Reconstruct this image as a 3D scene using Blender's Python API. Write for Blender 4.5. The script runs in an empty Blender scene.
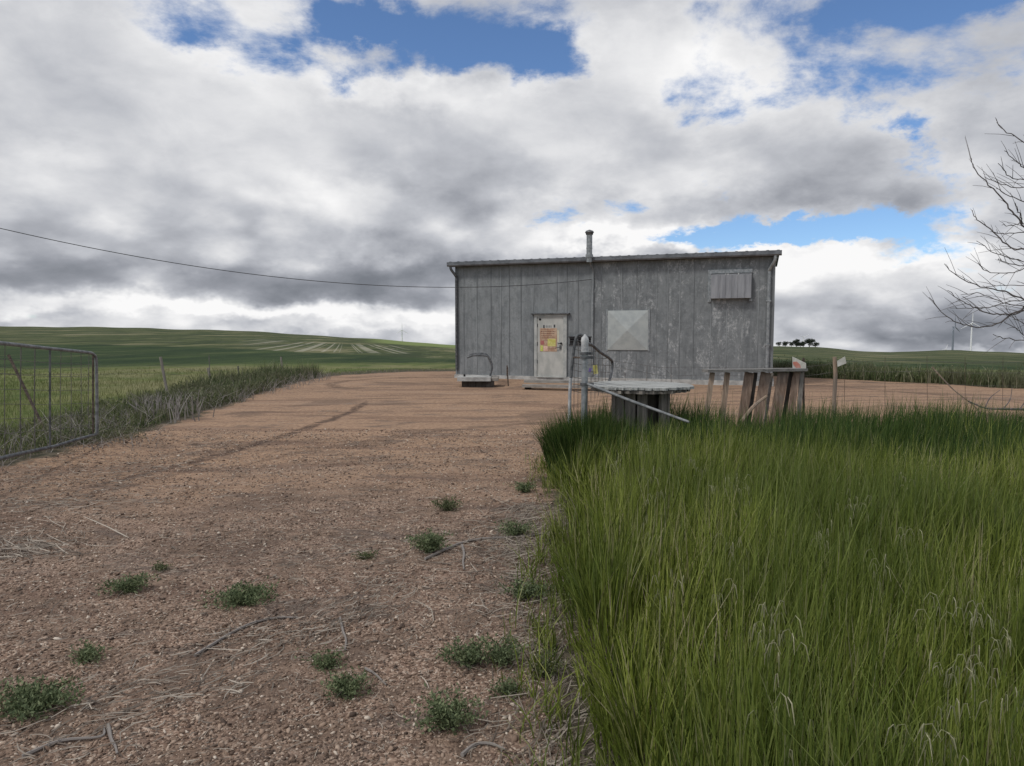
import bpy, math, random
import numpy as np
from mathutils import Vector, Matrix
random.seed(7); rng = np.random.default_rng(7)
R = math.radians
S = bpy.context.scene
C = S.collection

# ---------------------------------------------------------------- camera
F = 710.0; CAMZ = 1.6; PITCH = math.atan(51/F)
cam_d = bpy.data.cameras.new('camera'); cam = bpy.data.objects.new('camera', cam_d); C.objects.link(cam)
cam_d.sensor_width = 36; cam_d.lens = F/1024*36; cam_d.clip_end = 30000; cam_d.clip_start = 0.05
cam.location = (0, 0, CAMZ); cam.rotation_euler = (R(90)-PITCH, 0, 0)
S.camera = cam
S.render.resolution_x = 1024; S.render.resolution_y = 766

def ray(px, py):
    a = (px-512)/F; b = -(py-383)/F
    c, s = math.cos(PITCH), math.sin(PITCH)
    return Vector((a, c+b*s, -s+b*c))
def P(px, py, Y):
    r = ray(px, py); t = Y/r.y
    return Vector((r.x*t, Y, CAMZ+r.z*t))
def G(px, py, z=0.0):
    r = ray(px, py); t = (z-CAMZ)/r.z
    return Vector((r.x*t, r.y*t, z))

# ---------------------------------------------------------------- node helper
class NB:
    def __init__(s, nt): s.nt = nt
    def n(s, t, **kw):
        o = s.nt.nodes.new(t)
        for k, v in kw.items(): setattr(o, k, v)
        return o
    def set(s, sock, v):
        if isinstance(v, bpy.types.NodeSocket): s.nt.links.new(v, sock)
        else: sock.default_value = v
    def m(s, op, a, b=0.0, c=0.0, clamp=False):
        o = s.n('ShaderNodeMath', operation=op, use_clamp=clamp)
        s.set(o.inputs[0], a); s.set(o.inputs[1], b); s.set(o.inputs[2], c)
        return o.outputs[0]
    def mix(s, f, a, b, blend='MIX'):
        o = s.n('ShaderNodeMix', data_type='RGBA', blend_type=blend)
        s.set(o.inputs[0], f)
        for i, v in ((6, a), (7, b)):
            if isinstance(v, tuple) and len(v) == 3: v = (*v, 1)
            s.set(o.inputs[i], v)
        return o.outputs[2]
    def vmul(s, v, xyz):
        o = s.n('ShaderNodeVectorMath', operation='MULTIPLY'); s.set(o.inputs[0], v); o.inputs[1].default_value = xyz
        return o.outputs[0]
    def vadd(s, a, b):
        o = s.n('ShaderNodeVectorMath', operation='ADD'); s.set(o.inputs[0], a); s.set(o.inputs[1], b)
        return o.outputs[0]
    def noise(s, vec, scale, detail=4, rough=.55, dist=0.0, out=0):
        o = s.n('ShaderNodeTexNoise'); s.set(o.inputs['Vector'], vec)
        o.inputs['Scale'].default_value = scale; o.inputs['Detail'].default_value = detail
        o.inputs['Roughness'].default_value = rough; o.inputs['Distortion'].default_value = dist
        return o.outputs[out]
    def voro(s, vec, scale, out=0, feature='F1', rnd=1.0):
        o = s.n('ShaderNodeTexVoronoi', feature=feature); s.set(o.inputs['Vector'], vec)
        o.inputs['Scale'].default_value = scale; o.inputs['Randomness'].default_value = rnd
        return o.outputs[out]
    def sst(s, x, a, b, lo=0.0, hi=1.0):
        o = s.n('ShaderNodeMapRange', interpolation_type='SMOOTHSTEP'); s.set(o.inputs[0], x)
        for i, v in enumerate((a, b, lo, hi)): s.set(o.inputs[i+1], v)
        return o.outputs[0]
    def ramp(s, f, stops):
        o = s.n('ShaderNodeValToRGB'); s.set(o.inputs[0], f); e = o.color_ramp.elements
        while len(e) < len(stops): e.new(.5)
        for el, (p, c) in zip(e, stops): el.position = p; el.color = (*c, 1)
        return o.outputs[0]
    def bump(s, h, strength=.5, dist=.02):
        o = s.n('ShaderNodeBump'); o.inputs['Strength'].default_value = strength; o.inputs['Distance'].default_value = dist
        s.set(o.inputs['Height'], h); return o.outputs[0]

# ---------------------------------------------------------------- world: nishita sky behind a broken cloud layer
SUN_EL, SUN_AZ = R(52), R(-125)      # azimuth measured from +Y towards +X : sun behind and to the left of the camera
W = bpy.data.worlds.new('World'); S.world = W; W.use_nodes = True
nt = W.node_tree; nt.nodes.clear(); b = NB(nt)
tc = b.n('ShaderNodeTexCoord').outputs['Generated']
sky = b.n('ShaderNodeTexSky', sky_type='NISHITA', sun_disc=False)
sky.sun_elevation = SUN_EL; sky.sun_rotation = SUN_AZ; sky.dust_density = .4; sky.ozone_density = 2.0; sky.altitude = 1200
sep = b.n('ShaderNodeSeparateXYZ'); b.set(sep.inputs[0], tc); X, Y_, Z = sep.outputs
az = b.m('ARCTAN2', X, Y_); el = b.m('ARCSINE', Z)
zz = b.m('ADD', b.m('MAXIMUM', Z, -.12), .46)
cmb = b.n('ShaderNodeCombineXYZ')
b.set(cmb.inputs[0], b.m('DIVIDE', X, zz)); b.set(cmb.inputs[1], b.m('DIVIDE', Y_, zz)); b.set(cmb.inputs[2], b.m('MULTIPLY', Z, 1.5))
Q = cmb.outputs[0]
# ragged warp of the placement coordinates
def warp(scale, amp, detail, a_, e_):
    wn = b.n('ShaderNodeTexNoise'); b.set(wn.inputs['Vector'], b.vmul(tc, (1, 1, 1.5))); wn.inputs['Scale'].default_value = scale; wn.inputs['Detail'].default_value = detail; wn.inputs['Roughness'].default_value = .62
    ws = b.n('ShaderNodeSeparateXYZ'); b.set(ws.inputs[0], wn.outputs['Color'])
    return (b.m('ADD', a_, b.m('MULTIPLY', b.m('SUBTRACT', ws.outputs[0], .5), amp)), b.m('ADD', e_, b.m('MULTIPLY', b.m('SUBTRACT', ws.outputs[1], .5), amp*.6)))
azw, elw = warp(6.0, .24, 7, az, el)
azs, els = warp(7.0, .20, 5, az, el)
def blob(px, py, rx, ry, amt, aa=None, ee=None):
    aa = azw if aa is None else aa; ee = elw if ee is None else ee
    r = ray(px, py).normalized(); a0 = math.atan2(r.x, r.y); e0 = math.asin(r.z)
    k = 1/F
    u = b.m('DIVIDE', b.m('SUBTRACT', aa, a0), rx*k); v = b.m('DIVIDE', b.m('SUBTRACT', ee, e0), ry*k)
    d = b.m('ADD', b.m('MULTIPLY', u, u), b.m('MULTIPLY', v, v))
    return b.m('MULTIPLY', b.m('EXPONENT', b.m('MULTIPLY', d, -1.0)), amt)
def blobs(lst, aa=None, ee=None):
    t = None
    for q in lst:
        v = blob(*q, aa, ee); t = v if t is None else b.m('ADD', t, v)
    return t
cov_n = b.noise(Q, 2.5, 8, .62, .2)
COVER = [(714, 98, 36, 22, .14), (455, 36, 90, 34, -.62), (360, 22, 60, 30, -.40), (550, 58, 50, 28, -.44), (385, 48, 34, 12, .30), (430, 8, 60, 12, .12), (838, 229, 80, 18, -.50), (735, 234, 70, 14, -.40),
         (890, -4, 70, 22, -.50), (770, 112, 110, 34, -.15), (905, 128, 36, 12, -.24), (215, 30, 60, 22, -.24), (1010, -4, 50, 16, -.3), (640, 105, 40, 24, -.08), (880, 60, 50, 20, -.12),
         (660, 45, 70, 26, .12), (590, 160, 120, 40, .15), (250, 200, 300, 90, .25), (110, 90, 110, 50, .15), (600, 300, 600, 30, .15), (440, 112, 90, 14, .25), (340, 272, 170, 34, .35), (400, 138, 120, 26, .3)]
cover = b.m('ADD', b.m('ADD', b.m('MULTIPLY', cov_n, 1.9), -.30), blobs(COVER))
softw = b.sst(el, .20, .42, .09, .17)
dens = b.sst(cover, b.m('SUBTRACT', .49, softw), b.m('ADD', .49, softw))
# relief: the same noise sampled a step towards the sun
SH = (-.13, -.20, .12)
def cn(v): return b.m('ADD', b.noise(v, 1.9, 4, .45, .35), b.m('MULTIPLY', b.noise(v, 6.0, 7, .60, .3), .34))
relief = b.m('SUBTRACT', cn(Q), cn(b.vadd(Q, SH)))
pn = b.n('ShaderNodeTexVoronoi', feature='SMOOTH_F1'); b.set(pn.inputs['Vector'], b.vadd(Q, b.vmul(b.noise(Q, 4, 5, .55, out=1), (.25, .25, .25)))); pn.inputs['Scale'].default_value = 7.0; pn.inputs['Smoothness'].default_value = .6
puff = b.m('MULTIPLY', b.m('SUBTRACT', .42, pn.outputs[0]), .60)
puffm = b.sst(el, .33, .10)
big = b.noise(b.vadd(Q, (4.0, 2.0, 0)), 1.1, 4, .45, .2)
BRIGHT = [(250, 284, 290, 20, -.30), (60, 235, 180, 36, -.16), (80, 120, 110, 40, -.12), (640, 215, 150, 16, -.15), (490, 215, 60, 20, -.12), (470, 270, 150, 18, -.20), (860, 190, 90, 26, -.12),
          (900, 215, 120, 30, -.10), (960, 120, 70, 50, -.05), (960, 318, 40, 6, -.12), (830, 303, 60, 12, .16), (930, 300, 60, 14, .12), (970, 338, 70, 9, -.14), (230, 175, 50, 30, -.06),
          (410, 98, 100, 18, .36), (560, 150, 60, 46, .34), (350, 205, 80, 22, .26), (410, 225, 110, 34, .18), (60, 200, 90, 30, .06), (640, 55, 90, 34, .22), (750, 75, 70, 30, .18), (110, 30, 170, 35, .10), (215, 135, 70, 34, .10), (20, 170, 50, 20, .08),
          (120, 306, 160, 8, .34), (20, 322, 60, 6, -.16), (290, 312, 90, 6, .32), (250, 322, 60, 5, -.12), (430, 318, 140, 10, .46), (370, 332, 90, 4, .2), (690, 246, 80, 8, .62), (590, 243, 30, 7, .4), (825, 268, 80, 17, .46), (930, 262, 60, 12, .30), (1000, 347, 50, 4, .35), (760, 190, 70, 20, .14), (660, 110, 60, 30, .06)]
bright = b.m('ADD', b.m('ADD', b.m('MULTIPLY', relief, .95), b.m('ADD', b.m('MULTIPLY', b.m('SUBTRACT', big, .5), .30), b.m('MULTIPLY', puff, puffm))), b.m('ADD', blobs(BRIGHT, azs, els), .59))
# thin edges of a cloud are bright
edge = b.m('MULTIPLY', b.sst(cover, .80, .48), .12)
bright = b.m('ADD', bright, edge)
ccol = b.ramp(bright, [(0.0, (.19, .205, .235)), (.28, (.32, .335, .375)), (.52, (.52, .535, .575)), (.75, (.74, .745, .765)), (1.0, (.96, .955, .955))])
skyc = b.n('ShaderNodeVectorMath', operation='SCALE'); b.set(skyc.inputs[0], sky.outputs[0]); skyc.inputs['Scale'].default_value = .115
skyb = b.mix(1.0, skyc.outputs[0], (.82, .96, 1.12), 'MULTIPLY')
mixc = b.mix(dens, skyb, ccol)
bg = b.n('ShaderNodeBackground'); b.set(bg.inputs[0], mixc); bg.inputs[1].default_value = 1.0
wo = b.n('ShaderNodeOutputWorld'); nt.links.new(bg.outputs[0], wo.inputs[0])
try:
    W.cycles.sampling_method = 'MANUAL'; W.cycles.sample_map_resolution = 512
except Exception: pass

sd = bpy.data.lights.new('sun', 'SUN'); sd.energy = 1.7; sd.angle = R(10); sd.color = (1, .96, .9)
so = bpy.data.objects.new('sun', sd); C.objects.link(so)
sdir = Vector((math.sin(SUN_AZ)*math.cos(SUN_EL), math.cos(SUN_AZ)*math.cos(SUN_EL), math.sin(SUN_EL)))
so.rotation_euler = (-sdir).to_track_quat('-Z', 'Y').to_euler(); so.location = (0, 0, 30)
S.cycles.max_bounces = 5; S.cycles.diffuse_bounces = 3; S.cycles.glossy_bounces = 2; S.cycles.transmission_bounces = 3
S.view_settings.view_transform = 'Standard'; S.view_settings.look = 'None'; S.view_settings.exposure = 0; S.view_settings.gamma = 1

# ---------------------------------------------------------------- object helpers
def tag(o, label=None, cat=None, group=None, kind=None):
    if label: o['label'] = label
    if cat: o['category'] = cat
    if group: o['group'] = group
    if kind: o['kind'] = kind
    return o
def thing(name, label, cat, loc=(0, 0, 0), rz=0, group=None):
    o = bpy.data.objects.new(name, None); C.objects.link(o); o.empty_display_size = .2
    o.location = loc; o.rotation_euler = (0, 0, rz)
    return tag(o, label, cat, group)
class MB:
    """collects shapes in world coordinates; build() links one mesh (moved into its parent's frame)"""
    def __init__(s): s.v = []; s.f = []
    def add(s, vs, fs):
        k = len(s.v); s.v += [Vector(v) for v in vs]; s.f += [tuple(i+k for i in f) for f in fs]; return s
    def box(s, c, size, M=None, bev=0.0):
        x, y, z = size[0]/2, size[1]/2, size[2]/2
        if bev <= 0:
            vs = [Vector((i*x, j*y, k*z)) for i in (-1, 1) for j in (-1, 1) for k in (-1, 1)]
            fs = [(0, 1, 3, 2), (4, 6, 7, 5), (0, 4, 5, 1), (2, 3, 7, 6), (0, 2, 6, 4), (1, 5, 7, 3)]
        else:
            # bevelled on the four long-axis edges (octagonal section along z)
            vs = []; 
            pr = [(-x+bev, -y), (x-bev, -y), (x, -y+bev), (x, y-bev), (x-bev, y), (-x+bev, y), (-x, y-bev), (-x, -y+bev)]
            for k in (-1, 1): vs += [Vector((p[0], p[1], k*z)) for p in pr]
            fs = [tuple(range(7, -1, -1)), tuple(range(8, 16))]+[(i, (i+1) % 8, 8+(i+1) % 8, 8+i) for i in range(8)]
        if M is not None: vs = [M @ v for v in vs]
        c = Vector(c); return s.add([v+c for v in vs], fs)
    def tube(s, pts, r, n=8, caps=True):
        pts = [Vector(p) for p in pts]
        rs = r if isinstance(r, (list, tuple)) else [r]*len(pts)
        prev = None; rings = []; vs = []
        for i, p in enumerate(pts):
            t = (pts[min(i+1, len(pts)-1)]-pts[max(i-1, 0)]).normalized()
            if prev is None:
                up = Vector((0, 0, 1)) if abs(t.z) < .9 else Vector((1, 0, 0))
                a = t.cross(up).normalized()
            else:
                a = (prev-t*prev.dot(t)).normalized()
            prev = a; c = t.cross(a)
            for k in range(n):
                th = 2*math.pi*k/n; vs.append(p+(a*math.cos(th)+c*math.sin(th))*rs[i])
        fs = []
        for i in range(len(pts)-1):
            for k in range(n):
                fs.append((i*n+k, i*n+(k+1) % n, (i+1)*n+(k+1) % n, (i+1)*n+k))
        if caps: fs.append(tuple(range(n-1, -1, -1))); fs.append(tuple((len(pts)-1)*n+k for k in range(n)))
        return s.add(vs, fs)
    def build(s, name, mat, parent=None, smooth=False, label=None):
        me = bpy.data.meshes.new(name)
        vs = s.v
        if parent is not None:
            Mi = wmat(parent).inverted(); vs = [Mi @ v for v in vs]; org = None
        me.from_pydata([tuple(v) for v in vs], [], s.f); me.materials.append(mat); me.update()
        import bmesh
        bm = bmesh.new(); bm.from_mesh(me); bmesh.ops.recalc_face_normals(bm, faces=bm.faces); bm.to_mesh(me); bm.free()
        if smooth:
            me.polygons.foreach_set('use_smooth', [True]*len(me.polygons))
            try: me.set_sharp_from_angle(angle=R(40))
            except Exception: pass
        o = bpy.data.objects.new(name, me); C.objects.link(o)
        if parent is not None: o.parent = parent
        if label: o['label'] = label
        return o
def wmat(o):
    M = Matrix.Translation(o.location) @ o.rotation_euler.to_matrix().to_4x4()
    if o.parent is not None: M = wmat(o.parent) @ M
    return M
def npmesh(name, V, Fq, mat, smooth=False, tri=False, parent=None, attrs=None):
    me = bpy.data.meshes.new(name); k = 3 if tri else 4
    V = np.asarray(V, dtype=np.float32); Fq = np.asarray(Fq, dtype=np.int32)
    me.vertices.add(len(V)); me.vertices.foreach_set('co', V.ravel())
    me.loops.add(Fq.size); me.loops.foreach_set('vertex_index', Fq.ravel())
    me.polygons.add(len(Fq)); me.polygons.foreach_set('loop_start', np.arange(0, Fq.size, k, dtype=np.int32))
    me.polygons.foreach_set('loop_total', np.full(len(Fq), k, dtype=np.int32))
    if smooth: me.polygons.foreach_set('use_smooth', np.ones(len(Fq), dtype=bool))
    if attrs:
        for an, av in attrs.items():
            if av.ndim == 1:
                a = me.attributes.new(an, 'FLOAT', 'POINT'); a.data.foreach_set('value', av.astype(np.float32))
            else:
                a = me.attributes.new(an, 'FLOAT_COLOR', 'POINT'); a.data.foreach_set('color', av.astype(np.float32).ravel())
    me.materials.append(mat); me.update(calc_edges=True); me.validate()
    o = bpy.data.objects.new(name, me); C.objects.link(o)
    if parent is not None: o.parent = parent
    return o
def bez(pts, n=6):
    """catmull-rom through pts"""
    pts = [Vector(p) for p in pts]; q = [pts[0]*2-pts[1]]+pts+[pts[-1]*2-pts[-2]]; out = []
    for i in range(1, len(q)-2):
        for k in range(n):
            t = k/n; a, b_, c, d = q[i-1:i+3]
            out.append(.5*((2*b_)+(c-a)*t+(2*a-5*b_+4*c-d)*t*t+(3*b_-a-3*c+d)*t**3))
    out.append(pts[-1]); return out

# ---------------------------------------------------------------- materials
def mat(name, fn, rough=.8, metal=0.0, spec=.3):
    m = bpy.data.materials.new(name); m.use_nodes = True; t = m.node_tree; t.nodes.clear(); b = NB(t)
    bs = b.n('ShaderNodeBsdfPrincipled'); bs.inputs['Roughness'].default_value = rough; bs.inputs['Metallic'].default_value = metal
    bs.inputs['Specular IOR Level'].default_value = spec
    o = b.n('ShaderNodeOutputMaterial'); t.links.new(bs.outputs[0], o.inputs[0])
    b.obj = b.n('ShaderNodeTexCoord').outputs['Object']; b.bs = bs; b.out = o
    r = fn(b)
    if isinstance(r, tuple) and isinstance(r[0], bpy.types.NodeSocket):
        b.set(bs.inputs['Base Color'], r[0]); b.set(bs.inputs['Normal'], r[1])
    else: b.set(bs.inputs['Base Color'], r)
    return m
def mottled(c1, c2, scale=6, detail=6, stretch=(1, 1, 1), bs=.2, bd=.01, lo=.35, hi=.65):
    def fn(b):
        v = b.vmul(b.obj, stretch); n = b.noise(v, scale, detail, .6)
        return b.mix(b.sst(n, lo, hi), c1, c2), b.bump(b.noise(v, scale*6, 4), bs, bd)
    return fn
def wallfn(pale, k=1.0):
    def fn(b):
        v = b.obj
        streak = b.noise(b.vmul(v, (4, 4, .5)), 2.2, 6, .62)
        fine = b.noise(v, 11, 8, .75)
        med = b.noise(b.vmul(v, (1, 1, .8)), 3.2, 8, .7, .4)
        pan = b.noise(b.vmul(v, (1.6, 1.6, 0.0)), 1.0, 0, .5)
        c = b.mix(b.sst(streak, .34, .68), (.175*k, .190*k, .198*k), (.245*k, .262*k, .272*k))
        c = b.mix(b.m('MULTIPLY', b.sst(pan, .42, .58), .4), c, (.26*k, .28*k, .288*k))
        c = b.mix(b.m('MULTIPLY', b.sst(med, .45, .60), .42), c, (.105*k, .118*k, .128*k))
        c = b.mix(b.m('MULTIPLY', b.sst(fine, .48, .68), .42), c, (.31, .33, .34))
        blot = b.noise(b.vmul(v, (1.3, 1.3, .5)), 1.7, 10, .78, .9)
        wh = b.m('MULTIPLY', b.sst(blot, .50, .60), b.sst(b.noise(v, 14, 6, .8), .42, .60))
        c = b.mix(b.m('MULTIPLY', wh, pale), c, (.44, .455, .46))
        dk = b.noise(v, 22, 6, .8)
        c = b.mix(b.m('MULTIPLY', b.sst(dk, .58, .72), .4), c, (.07, .078, .085))
        return c, b.bump(b.noise(b.vmul(v, (3, 3, .6)), 4, 5), .25, .01)
    return fn
M = {}
M['wall'] = mat('weathered_sheet', wallfn(.25), .62, .15, .4)
M['wall_pale'] = mat('weathered_sheet_stained', wallfn(.85, .86), .66, .12, .4)
M['seam'] = mat('seam_metal', mottled((.16, .172, .18), (.30, .32, .33), 1.3, 3, (3, 3, .3), lo=.42, hi=.58), .6, .2)
M['trim'] = mat('roof_trim', mottled((.04, .043, .048), (.09, .095, .104), 5, 5, (.6, 3, 3)), .55, .3)
M['darktrim'] = mat('gutter_metal', mottled((.13, .14, .155), (.21, .225, .245), 5), .5, .3)
M['concrete'] = mat('concrete', mottled((.30, .30, .29), (.50, .50, .48), 5, 8, bs=.5), .9)
M['galv'] = mat('galvanised', mottled((.22, .24, .25), (.36, .38, .39), 14, 6), .5, .5, .5)
M['galvmid'] = mat('galvanised_dull', mottled((.13, .14, .145), (.25, .26, .265), 14, 6), .6, .3)
M['galvdark'] = mat('galvanised_dark', mottled((.07, .075, .08), (.16, .165, .17), 14, 6), .55, .4)
M['rust'] = mat('rusty_steel', mottled((.06, .045, .038), (.14, .11, .09), 22, 6), .85, .2)
M['wire'] = mat('wire', mottled((.09, .085, .08), (.17, .16, .15), 10), .7, .3)
M['pipewhite'] = mat('pipe_white_paint', mottled((.30, .31, .32), (.55, .56, .56), 12, 7), .6)
M['door'] = mat('door_paint', mottled((.36, .37, .35), (.50, .50, .47), 3.2, 7, (1, 1, .5)), .6)
M['frame'] = mat('door_frame_paint', mottled((.33, .35, .34), (.46, .47, .45), 5, 7), .6)
M['black'] = mat('black', lambda b: (.012, .012, .013, 1), .8)
M['panelw'] = mat('hatch_sheet', mottled((.36, .39, .39), (.44, .47, .46), 4, 6), .45, .2)
M['hood'] = mat('hood_sheet', mottled((.22, .225, .24), (.30, .305, .32), 2.5, 5, (4, 4, .4)), .5, .3)
M['cable'] = mat('cable', lambda b: (.05, .05, .053, 1), .6)
def poster(b):
    n = b.noise(b.vmul(b.obj, (2, 2, 1)), 7, 6, .6)
    return b.mix(b.sst(n, .4, .62), (.40, .25, .17), (.50, .37, .27)), b.bump(n, .05)
M['poster'] = mat('poster_paper', poster, .8)
M['ink'] = mat('faded_ink', lambda b: (.13, .06, .04, 1), .8)
M['inkgrey'] = mat('grey_ink', lambda b: (.06, .065, .07, 1), .8)
M['inkmid'] = mat('worn_grey_ink', lambda b: (.24, .25, .25, 1), .8)
M['yellow'] = mat('yellow_paper', mottled((.50, .46, .12), (.62, .58, .24), 12), .7)
M['yellowgreen'] = mat('yellow_green_paper', mottled((.45, .50, .10), (.6, .62, .2), 12), .7)
M['pink'] = mat('pink_paper', mottled((.62, .38, .30), (.72, .52, .42), 12), .7)
M['red'] = mat('red_paper', mottled((.38, .13, .12), (.44, .18, .15), 12), .7)
M['paper'] = mat('pale_paper', mottled((.50, .48, .38), (.58, .56, .45), 12), .7)
M['signwhite'] = mat('sign_white', mottled((.52, .50, .44), (.68, .66, .60), 9, 6), .6)
M['signpink'] = mat('sign_faded_red', mottled((.55, .20, .15), (.62, .32, .26), 9, 6), .6)
M['purple'] = mat('purple_tag', lambda b: (.16, .12, .32, 1), .6)
def woodfn(c1, c2, ax=(14, 14, 1.2)):
    def fn(b):
        v = b.vmul(b.obj, ax); n = b.noise(v, 2.2, 8, .65, .5); g = b.noise(b.obj, 2.5, 3)
        c = b.mix(b.sst(n, .3, .7), c1, c2); c = b.mix(b.m('MULTIPLY', b.sst(g, .45, .65), .5), c, (.17, .155, .14))
        return c, b.bump(n, .6, .008)
    return fn
M['woodred'] = mat('wood_red_brown', woodfn((.15, .098, .072), (.34, .25, .19)), .85)
M['woodlight'] = mat('wood_light', woodfn((.22, .155, .11), (.42, .32, .24)), .85)
M['woodgrey'] = mat('wood_grey', woodfn((.13, .125, .12), (.30, .29, .275), (1.2, 14, 14)), .9)
M['woodtop'] = mat('wood_weathered_top', mottled((.20, .205, .20), (.46, .47, .45), 3, 8, (1, 7, 1), .5), .9)
M['woodstave'] = mat('wood_stave', woodfn((.12, .11, .10), (.32, .29, .25)), .9)
M['wooddark'] = mat('wood_dark', woodfn((.03, .025, .022), (.07, .06, .05)), .9)
M['plank'] = mat('plank_grey', woodfn((.20, .185, .165), (.38, .36, .33), (1.2, 10, 10)), .9)
M['bark'] = mat('bark', mottled((.09, .078, .075), (.19, .165, .16), 18, 6, (3, 3, .6), .6), .9)
M['turbine'] = mat('turbine_white', lambda b: (.85, .86, .87, 1), .5)
M['turbinegrey'] = mat('turbine_grey', lambda b: (.22, .25, .29, 1), .5)

def leafmat(name, stops, trans=.25, rough=.65, tint=None):
    m = bpy.data.materials.new(name); m.use_nodes = True; t = m.node_tree; t.nodes.clear(); b = NB(t)
    rnd = b.n('ShaderNodeNewGeometry').outputs['Random Per Island']
    col = b.ramp(rnd, stops)
    if tint:
        ob = b.n('ShaderNodeTexCoord').outputs['Object']
        n = b.noise(ob, tint[0], 3, .5); col = b.mix(b.m('MULTIPLY', b.sst(n, .40, .62), tint[2]), col, tint[1])
    d = b.n('ShaderNodeBsdfPrincipled'); d.inputs['Roughness'].default_value = rough; d.inputs['Specular IOR Level'].default_value = .25
    b.set(d.inputs['Base Color'], col)
    tr = b.n('ShaderNodeBsdfTranslucent'); b.set(tr.inputs[0], col)
    mx = b.n('ShaderNodeMixShader'); mx.inputs[0].default_value = trans
    t.links.new(d.outputs[0], mx.inputs[1]); t.links.new(tr.outputs[0], mx.inputs[2])
    o = b.n('ShaderNodeOutputMaterial'); t.links.new(mx.outputs[0], o.inputs[0]); return m
M['grass'] = leafmat('tall_grass', [(0, (.040, .056, .012)), (.28, (.115, .150, .024)), (.60, (.215, .262, .044)), (.86, (.31, .345, .085)), (.95, (.36, .33, .17)), (1, (.48, .42, .29))], .25, .5, (.7, (.085, .125, .026), .65))
M['darkgrass'] = leafmat('dark_lush_grass', [(0, (.018, .042, .010)), (.5, (.042, .082, .016)), (.9, (.09, .14, .03)), (1, (.17, .19, .08))], .2)
M['pasture'] = leafmat('pasture_blades', [(0, (.07, .10, .025)), (.5, (.12, .165, .04)), (.8, (.19, .22, .07)), (1, (.36, .33, .2))], .2, .7, (.12, (.17, .165, .075), .6))
M['weed'] = leafmat('weed_leaves', [(0, (.060, .085, .038)), (.5, (.125, .16, .078)), (1, (.24, .28, .15))], .2)
M['brush'] = leafmat('brush_leaves', [(0, (.035, .055, .022)), (.45, (.080, .11, .040)), (.78, (.14, .165, .07)), (1, (.34, .31, .23))], .15, .7, (.8, (.15, .145, .09), .55))
M['straw'] = leafmat('straw', [(0, (.10, .08, .066)), (.5, (.22, .185, .152)), (1, (.42, .37, .31))], .05, .85)
M['deadstalk'] = leafmat('dead_stalks', [(0, (.15, .13, .12)), (.5, (.27, .245, .225)), (1, (.42, .39, .36))], .05, .85)
M['seedhead'] = leafmat('seed_heads', [(0, (.20, .22, .10)), (1, (.42, .40, .27))], .2)
M['treegreen'] = leafmat('far_tree_leaves', [(0, (.014, .022, .014)), (1, (.04, .055, .03))], .1)
M['pebble'] = leafmat('pebbles', [(0, (.075, .052, .040)), (.35, (.18, .124, .092)), (.68, (.31, .222, .165)), (.9, (.44, .345, .27)), (1, (.62, .54, .45))], 0.0, .8)

# ---------------------------------------------------------------- terrain
def vn(x, y, s, seed=0):
    """cheap smooth noise, roughly -1..1"""
    r = np.random.default_rng(seed+100); t = 0
    for k in range(5):
        a = r.uniform(0, 6.28); f = r.uniform(.6, 1.9)/s; ph = r.uniform(0, 6.28)
        t = t+np.sin((x*math.cos(a)+y*math.sin(a))*f*2+ph)
    return t/3.2
RPX = [-600, 0, 150, 230, 300, 350, 400, 440, 500, 620, 700, 775, 815, 850, 890, 920, 960, 1024, 1600]
RPY = [331, 326, 328, 330.5, 334, 337.5, 341, 344, 346, 347, 346, 346.5, 347, 350, 352, 351, 350.3, 352.5, 356]
def terr(x, y):
    x = np.asarray(x, float); y = np.asarray(y, float)
    d = np.hypot(x, y); dep = np.maximum(y, d*.45); az = np.arctan2(x, np.maximum(y, 1e-3)); az = np.where(y <= 0, np.sign(x)*1.5, az)
    px = np.clip(512+F*np.tan(np.clip(az, -1.1, 1.1)), -600, 1600)
    yr = np.interp(px, RPX, RPY)+.35*np.sin(px*.045)+.25*np.sin(px*.11+1)
    t = np.clip(np.log(np.maximum(d, 35)/35)/math.log(600/35), 0, 1)
    y0 = 332+CAMZ*F/np.maximum(np.minimum(dep, 35*dep/np.maximum(d, .1)), .1)
    ys = y0+(yr-y0)*(1-(1-t)**1.5)
    t2 = np.maximum(np.log(np.maximum(d, 600)/600), 0)
    ys = ys+t2*1.8
    z = CAMZ-(ys-332)*dep/F
    z = np.where(d <= 35, 0.0, z)
    # gentle unevenness, a rim of spoil at the yard's left edge
    z = z+np.where(d < 60, .012*vn(x, y, 1.1, 3)+.02*vn(x, y, 4, 5)*np.clip((d-3)/6, 0, 1), 0)
    return z
def tz(x, y): return float(terr(x, y))
YARD = [(-6.1, -8), (-6.2, 4), (-6.15, 8), (-5.95, 11.5), (-6.0, 13.7), (-6.5, 17.7), (-6.8, 21.5), (-6.7, 26), (-4, 28.5), (3, 29), (8, 27), (10.3, 25), (12.4, 22.7), (14.4, 19.9), (18, 16), (26, 13), (34, 11), (34, 9.3), (12, 9.2), (1.0, 9.0), (.45, 8.6), (.42, 6.8), (.28, 5), (.20, 3.2), (.3, 2), (.6, -8)]
def sdpoly(x, y, poly):
    x = np.asarray(x, float); y = np.asarray(y, float); d = np.full(x.shape, 1e9); ins = np.zeros(x.shape, bool); n = len(poly)
    for i in range(n):
        ax, ay = poly[i]; bx, by = poly[(i+1) % n]; ex, ey = bx-ax, by-ay
        t = np.clip(((x-ax)*ex+(y-ay)*ey)/(ex*ex+ey*ey), 0, 1)
        d = np.minimum(d, np.hypot(x-ax-t*ex, y-ay-t*ey))
        c = ((ay > y) != (by > y)); xi = (bx-ax)*(y-ay)/np.where(by-ay == 0, 1e-9, by-ay)+ax
        ins ^= c & (x < xi)
    return np.where(ins, d, -d)
NA, NR = 900, 230
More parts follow.
